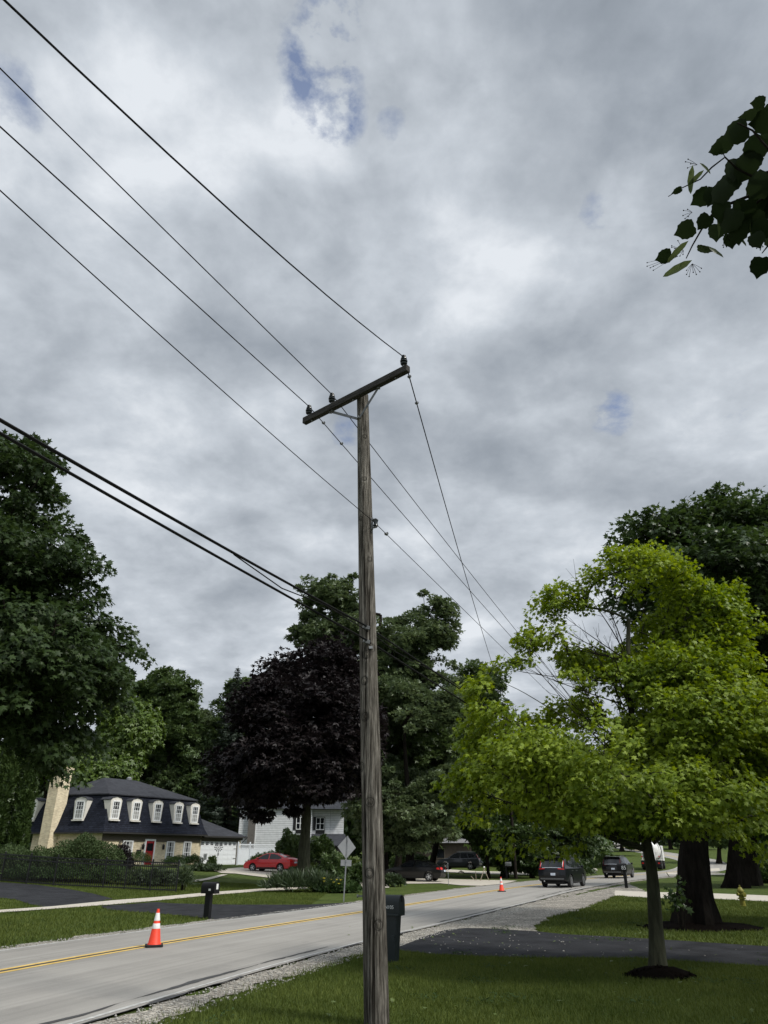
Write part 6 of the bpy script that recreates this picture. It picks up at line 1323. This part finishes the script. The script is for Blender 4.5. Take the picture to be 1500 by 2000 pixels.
def truck():
    x, y = 36.6, 107.5; root = empty('work_truck', (x, y, g(x, y) + .04), face(.40, .916), 'white concrete mixer truck seen from behind between two tree trunks', 'truck')
    MB().box(-4.0, 3.6, -.45, .45, .75, 1.0).box(-4.05, -3.9, -1.2, 1.2, .55, .95).build('chassis', M['black'], root)
    for xw in (-2.9, -1.6, 2.6):
        for s in (1, -1):
            w = empty('wheel', (xw, s * .95, .52)); w.parent = root
            MB().lathe([(.30, -.26), (.48, -.28), (.52, -.24), (.52, .24), (.48, .28), (.30, .26)], 22, axis='y').build('tyre', M['rubber'], w, True); MB().lathe([(.28, -.2), (.30, s * .22), (.1, s * .24), (.05, s * .28)], 16, axis='y').build('rim', M['dull_steel'], w)
    for s in (1, -1): MB().box(-3.7, -3.66, s * .95 - .32, s * .95 + .32, .25, 1.1).build('mudflap', M['rubber'], root)
    for s in (1, -1): MB().box(-3.55, -.9, s * .92 - .34, s * .92 + .34, 1.12, 1.18).build('mudguard', M['truckwhite'], root)
    d = MB().lathe([(.50, -2.15), (.75, -1.9), (1.15, -.6), (1.2, .6), (.95, 2.0), (.4, 2.5)], 26, axis='x'); d.build('drum', M['truckwhite'], root, True, loc=(-.6, 0, 2.35), rot=(0, R(10), 0))
    for k in range(3):
        pts = [(-1.6 + .09 * i + k * .9, (1.02 + .1 * k) * math.cos(i * .42 + k), (1.02 + .1 * k) * math.sin(i * .42 + k)) for i in range(9)]; MB().tube(pts, .06, 6).build('drum_stripe', M['black'], root, loc=(-.6, 0, 2.35), rot=(0, R(10), 0))
    MB().add([(-3.4, -.55, 2.5), (-3.4, .55, 2.5), (-3.1, .3, 1.8), (-3.1, -.3, 1.8), (-2.7, -.6, 2.6), (-2.7, .6, 2.6), (-2.9, .3, 1.8), (-2.9, -.3, 1.8)], [(0, 1, 2, 3), (4, 7, 6, 5), (0, 3, 7, 4), (1, 5, 6, 2), (3, 2, 6, 7)]).build('hopper', M['truckwhite'], root)
    MB().add([(-3.0, -.28, 1.75), (-3.0, .28, 1.75), (-4.2, .24, 1.15), (-4.2, -.24, 1.15), (-3.0, -.34, 1.95), (-3.0, .34, 1.95), (-4.2, .3, 1.33), (-4.2, -.3, 1.33)], [(0, 1, 2, 3), (0, 3, 7, 4), (1, 5, 6, 2)]).build('chute', M['truckwhite'], root)
    lad = MB(); 
    for s in (.75, 1.05): lad.bar((-3.5, s, 1.0), (-3.0, s, 3.2), .05, .05)
    for k in range(7): t = k / 6; lad.bar((-3.5 + .5 * t, .75, 1.0 + 2.2 * t), (-3.5 + .5 * t, 1.05, 1.0 + 2.2 * t), .04, .04)
    lad.build('ladder', M['truckwhite'], root)
    for s in (1, -1):
        MB().bar((-2.9, s * .5, 1.0), (-2.5, s * .4, 3.1), .14, .14).build('drum_stand', M['truckwhite'], root)
        MB().box(-4.09, -4.05, s * 1.0 - .12, s * 1.0 + .12, .70, .84).build('taillight', M['tail'], root)
        MB().box(-3.62, -3.58, s * 1.08 - .10, s * 1.08 + .10, 1.5, 1.62).build('marker_light', M['tail'], root)
    MB().box(1.9, 3.9, -1.2, 1.2, 1.0, 2.9).build('cab', M['truckwhite'], root, bevel=.08); MB().box(1.87, 1.90, -.9, .9, 1.9, 2.6).build('rear_window', M['glass'], root)
    MB().box(-1.4, -.7, .95, 1.25, 1.3, 1.9).build('water_tank', M['steel'], root, bevel=.05)
truck()

# ------------------------------------------------------------------ road cones, mailboxes, sign, hydrant, stakes
def cone(label, px, py):
    x, y = gp(px, py); root = empty('traffic_cone', (x, y, .040), R(18), label, 'traffic cone', 'orange traffic cones on the road')
    b = MB(); q = [(-.185, -.15), (-.15, -.185), (.15, -.185), (.185, -.15), (.185, .15), (.15, .185), (-.15, .185), (-.185, .15)]; b.prism(q, 0, .045, 'z'); b.build('base', M['rubber'], root, bevel=.008)
    def rr(z): return .135 - (.135 - .028) * (z - .045) / .665
    MB().lathe([(.15, .045), (.145, .06), (rr(.075), .075), (rr(.70), .70), (.026, .715), (.012, .712)], 28).build('cone_body', M['orange'], root, True)
    for z0, z1 in ((.34, .44), (.49, .64)): MB().lathe([(rr(z0) + .0005, z0), (rr(z0) + .003, z0 + .003), (rr(z1) + .003, z1 - .003), (rr(z1) + .0005, z1)], 28).build('reflective_band', M['reflect'], root, True)
    return root
cone('nearest orange traffic cone standing on the yellow centre line', 300, 1853)
cone('far orange traffic cone standing on the centre line behind the black mailbox', 980, 1743)
def rest_text(body, size, m, parent, loc, rot):
    me = text_mesh(body, size); o = obj('house_number', me, m, parent); o.location = loc; o.rotation_euler = rot; return o
def arch_box(m, L_, w, h):
    pl = [(-w / 2, 0), (w / 2, 0), (w / 2, h - w / 2)] + [(w / 2 * math.cos(a * math.pi / 12), h - w / 2 + w / 2 * math.sin(a * math.pi / 12)) for a in range(1, 12)] + [(-w / 2, h - w / 2)]
    return m.prism(pl, 0, L_, 'x')
# big plastic mailbox behind the pole
x, y = gp(768, 1880); mbx = empty('mailbox', (x - .02, y, 0), R(-26), 'large dark green plastic mailbox right behind the wooden pole', 'mailbox')
P_ = MB(); P_.add([(-.10, -.09, -.02), (.10, -.09, -.02), (.10, .09, -.02), (-.10, .09, -.02), (-.17, -.11, .80), (.15, -.11, .80), (.15, .11, .80), (-.17, .11, .80)], [(0, 3, 2, 1), (4, 5, 6, 7), (0, 1, 5, 4), (1, 2, 6, 5), (2, 3, 7, 6), (3, 0, 4, 7)]); P_.build('post', M['mailgreen'], mbx, bevel=.012)
MB().box(.04, .105, -.115, -.085, .35, .45).build('post_panel', M['mailgreen'], mbx, bevel=.004)
bx_ = arch_box(MB(), .52, .25, .33).build('box', M['mailgreen'], mbx, True, bevel=.010, loc=(-.34, 0, .80))
arch_box(MB(), .035, .275, .345).build('door', M['mailgreen'], mbx, True, bevel=.006, loc=(.18, 0, .79))
MB().box(.205, .24, -.035, .035, 1.02, 1.12).build('latch', M['trim'], mbx, bevel=.006)
MB().box(-.34, .205, -.15, .15, .775, .81).build('tray', M['mailgreen'], mbx, bevel=.008)
rest_text('3N105', .085, M['number'], mbx, (-.02, -.127, .92), (R(90), 0, 0))
# black mailbox across the road, left
x, y = gp(404, 1795); m2 = empty('mailbox', (x, y, g(x, y)), R(-24), 'black post mailbox across the road by the asphalt drive', 'mailbox')
MB().box(-.10, .10, -.075, .075, -.05, .72).build('post', M['mailblack'], m2, bevel=.012)
arch_box(MB(), .50, .27, .33).build('box', M['mailblack'], m2, True, bevel=.010, loc=(-.24, 0, .72)); arch_box(MB(), .03, .285, .34).build('door', M['mailblack'], m2, True, bevel=.005, loc=(.26, 0, .715))
MB().box(.292, .296, -.05, .05, .84, 1.0).build('label_plate', M['number'], m2); MB().box(.06, .14, -.139, -.136, .80, .86).build('number_plate', M['number'], m2)
MB().bar((.0, .145, .95), (.0, .145, 1.06), .012, .04).build('flag', M['trim'], m2)
# black mailbox near the far black car
x, y = gp(1224, 1735); m3 = empty('mailbox', (x, y, g(x, y)), R(-30), 'black mailbox numbered 85 on a post before the farther black car', 'mailbox')
MB().box(-.08, .08, -.08, .08, -.05, 1.0).build('post', M['mailblack'], m3); arch_box(MB(), .55, .30, .40).build('box', M['mailblack'], m3, True, bevel=.010, loc=(-.40, 0, .98)); MB().box(-.40, .12, -.12, .12, .94, .98).build('shelf', M['mailblack'], m3)
rest_text('85', .30, M['number'], m3, (.02, -.155, 1.13), (R(90), 0, 0))
x, y = gp(990, 1717); m4 = empty('mailbox', (x, y, g(x, y)), R(-20), 'far grey topped mailbox on a dark post beneath the dark trees', 'mailbox')
MB().box(-.07, .07, -.07, .07, -.05, 1.0).build('post', M['mailblack'], m4); MB().bar((-.25, 0, .96), (.42, 0, .96), .1, .08).build('arm', M['mailblack'], m4); arch_box(MB(), .5, .26, .32).build('box', M['dull_steel'], m4, True, bevel=.008, loc=(-.05, 0, 1.0))
# diamond sign, seen from the back
x, y = gp(671, 1761); sg = empty('road_sign', (x, y, g(x, y)), 0, 'grey back of a diamond road sign with a small plate below', 'road sign')
tl = Vector((.05, 0, 1)).normalized()
MB().bar((0, 0, -.1), (.125, 0, 2.62), .055, .03, (0, 1, 0)).build('post', M['steel'], sg)
dp_ = MB(); s = .475; q = [(0, -s), (s * .93, -.03), (s, 0), (s * .93, .03), (0, s), (-s * .93, .03), (-s, 0), (-s * .93, -.03)]
dp_.prism(q, .02, .026, 'y'); dp_.build('diamond_panel', M['sign'], sg, loc=(.10, 0, 2.16), rot=(0, R(2.5), R(32)))
MB().prism([(-.25, -.125), (.25, -.125), (.25, .125), (-.25, .125)], .02, .026, 'y').build('small_panel', M['sign'], sg, bevel=.003, loc=(.08, 0, 1.52), rot=(0, R(2.5), R(18)))
for z in (1.56, 1.90, 2.42): MB().lathe([(.018, -.04), (.018, -.02)], 8, (.05 * z, -.0, z), 'y').build('bolt', M['steel'], sg)
# hydrant
x, y = gp(1452, 1771); hy = empty('fire_hydrant', (x, y, g(x, y)), R(20), 'yellow fire hydrant on the shaded lawn at the right', 'fire hydrant')
MB().lathe([(.13, -.05), (.13, .04), (.105, .05), (.10, .26), (.15, .27), (.15, .31), (.10, .32), (.098, .52), (.13, .53), (.13, .56), (.11, .60), (.06, .68), (.03, .69), (.03, .75), (.005, .76)], 20).build('barrel', M['hydrant'], hy, True)
for s in (1, -1): MB().lathe([(.05, .08), (.05, .15), (.062, .15), (.062, .19), (.02, .19), (.02, .215), (.005, .22)] if s > 0 else [(.05, -.08), (.05, -.15), (.062, -.15), (.062, -.19), (.02, -.19), (.02, -.215), (.005, -.22)], 12, (0, 0, .44), 'x').build('hose_outlet', M['hydrant'], hy, True)
MB().lathe([(.065, -.08), (.065, -.15), (.08, -.15), (.08, -.20), (.02, -.2), (.02, -.23)], 12, (0, 0, .42), 'y').build('pumper_outlet', M['hydrant'], hy, True)
# survey stakes and marker rods
x, y = gp(946, 1721); st = empty('survey_stakes', (x, y, g(x, y)), 0, 'pair of crossed wooden stakes with a white top beyond the far cone', 'stake')
for a, b in (((-.35, 0, -.05), (.08, 0, .95)), ((.42, .1, -.05), (.0, 0, .98))): MB().bar(a, b, .05, .04, (0, 1, 0)).build('stake', M['wood'], st)
MB().lathe([(.06, 0), (.08, .05), (.05, .10), (.01, .11)], 10, (.04, 0, .94)).build('stake_top', M['white'], st)
x, y = gp(930, 1721); tag(MB().bar((0, 0, -.05), (0, 0, .72), .05, .03).build('wooden_stake', M['wood'], loc=(x, y, g(x, y))), 'short upright wooden stake left of the crossed stakes', 'stake')
x, y = gp(928, 1720); tag(MB().bar((.0, 0, 0), (-.32, 0, .34), .04, .03, (0, 1, 0)).build('wooden_stake', M['wood'], loc=(x, y, g(x, y))), 'fallen leaning wooden stake left of the crossed stakes', 'stake')
x, y = gp(876, 1729); tag(MB().tube([(0, 0, -.05), (0, 0, 1.3)], .018, 8).lathe([(.03, 1.3), (.03, 1.36), (.005, 1.37)], 8).build('marker_rod', M['steel'], loc=(x, y, g(x, y))), 'thin pale marker rod right of the black sedan', 'marker')
x, y = gp(1379, 1715); tag(MB().tube([(0, 0, -.05), (0, 0, .95)], .016, 8).lathe([(.028, .95), (.028, 1.0), (.005, 1.01)], 8).build('marker_rod', M['steel'], loc=(x, y, g(x, y))), 'thin marker rod just right of the old maple trunk', 'marker')
# garden ornaments by the brick house
x, y = hpos(12.3, -2.0); sp = empty('garden_spinner', (x, y, g(x, y)), R(20), 'black petalled garden spinner in front of the garage door', 'ornament')
MB().tube([(0, 0, -.05), (0, 0, 1.5)], .018, 6).build('stem', M['white'], sp)
for rad, n in ((.42, 12), (.24, 8)):
    pm = MB()
    for k in range(n):
        a = k / n * 6.283; c_, s_ = math.cos(a), math.sin(a); r0, r1, w = rad * .62, rad, .055
        pm.add([(r0 * c_ - w * s_ * .5, -.03, 1.6 + r0 * s_ + w * c_ * .5), (r1 * c_ - w * s_, -.02, 1.6 + r1 * s_ + w * c_), (r1 * c_ + w * s_, -.05, 1.6 + r1 * s_ - w * c_), (r0 * c_ + w * s_ * .5, -.04, 1.6 + r0 * s_ - w * c_ * .5)], [(0, 1, 2, 3)]); pm.bar((0, -.03, 1.6), (r0 * c_, -.03, 1.6 + r0 * s_), .008, .008)
    pm.build('petal_ring', M['black'], sp)
x, y = hpos(9.4, -3.0); fl = empty('garden_flag', (x, y, g(x, y)), R(25), 'small pale garden flag hanging before the front shrubs', 'flag')
MB().tube([(0, 0, -.05), (0, 0, 1.05), (.34, 0, 1.05)], .012, 6).build('stand', M['black'], fl)
fm = MB(); 
for i in range(7): pass
fm.add([(.04 + .28 * (i / 6), -.012 + .02 * math.sin(i * 1.3 + j), 1.02 - .5 * j / 5) for j in range(6) for i in range(7)], [(j * 7 + i, j * 7 + i + 1, (j + 1) * 7 + i + 1, (j + 1) * 7 + i) for j in range(5) for i in range(6)]); fm.build('cloth', mat('flag_cloth', (.42, .42, .38), .9, .4, 9), fl, True)
x, y = hpos(7.2, -2.3); po = empty('flower_pot', (x, y, g(x, y)), 0, 'white flower pot with pale flowers below the front window', 'flower pot')
MB().lathe([(.14, 0), (.2, .34), (.22, .34), (.22, .38), (.18, .38), (.16, .30)], 14).build('pot', M['cream'], po, True)
rng_ = np.random.default_rng(8); n_ = 160; d_ = unit(rng_.normal(size=(n_, 3))); d_[:, 2] = abs(d_[:, 2]); PP = d_ * rng_.uniform(.1, .3, (n_, 1)) + [0, 0, .4]
obj('leaves', leaf_mesh('leaves', PP, d_, unit(rng_.normal(size=(n_, 3)) + [0, 0, 1]), rng_.uniform(.08, .14, n_), 'oval'), LM['boxwood'], po)
obj('flowers', leaf_mesh('flowers', PP[:50] + [0, 0, .05], d_[:50], unit(rng_.normal(size=(50, 3)) + [0, 0, 1]), rng_.uniform(.05, .08, 50), 'tuft'), M['petalwhite'], po)
x, y = hpos(18.3, -.1); lp = MB().bar((0, 0, 1.55), (.55, -.5, .0), .06, .05).build('leaning_pole', M['fascia'], loc=(x, y, HZ)); tag(lp, 'dark pole leaning between the garage corner and the red car', 'pole')
# lilies in the roadside bed
li = empty('day_lily', (at(652, 1671, 43).x, 43, g(at(652, 1671, 43).x, 43)), 0, 'yellow flowered lily left of the road sign post', 'flower')
rs_ = np.random.default_rng(6); stm = MB(); pet = MB()
for k in range(9):
    a = rs_.uniform(-.6, .6); b_ = rs_.uniform(-.4, .4); h = rs_.uniform(.35, .75); stm.tube([(a * .4, b_ * .4, 0), (a * .8, b_ * .8, h * .7), (a, b_, h)], .008, 5)
    for q in range(6):
        t = q / 6 * 6.283; pet.add([(a, b_, h), (a + .06 * math.cos(t - .4), b_ + .06 * math.sin(t - .4), h + .06), (a + .12 * math.cos(t), b_ + .12 * math.sin(t), h + .05), (a + .06 * math.cos(t + .4), b_ + .06 * math.sin(t + .4), h + .06)], [(0, 1, 2, 3)])
stm.build('stems', LM['hosta'], li); pet.build('flowers', M['flower'], li)
def boulder(label, px, py, s, seed):
    x, y = gp(px, py); bm = bmesh.new(); bmesh.ops.create_icosphere(bm, subdivisions=3, radius=1); r = random.Random(seed); ph = [r.uniform(0, 6) for _ in range(4)]
    for v in bm.verts:
        c = v.co; k = 1 + .14 * math.sin(c.x * 3 + ph[0]) * math.cos(c.y * 3.4 + ph[1]) + .09 * math.sin(c.z * 5 + ph[2] + c.x * 4); v.co = Vector((c.x * k * s, c.y * k * s * .8, c.z * k * s * .6))
    me = bpy.data.meshes.new('boulder'); bm.to_mesh(me); bm.free(); o = obj('boulder', me, M['stone'], None, True, (x, y, g(x, y) + s * .25)); tag(o, label, 'rock')
boulder('pale boulder lying beyond the lawn at the right edge', 1486, 1704, .75, 3)
boulder('small pale rock at the far roadside left of the second black car', 1162, 1701, .35, 5)
boulder('small grey rock on the far lawn before the crossed stakes', 901, 1706, .3, 7)
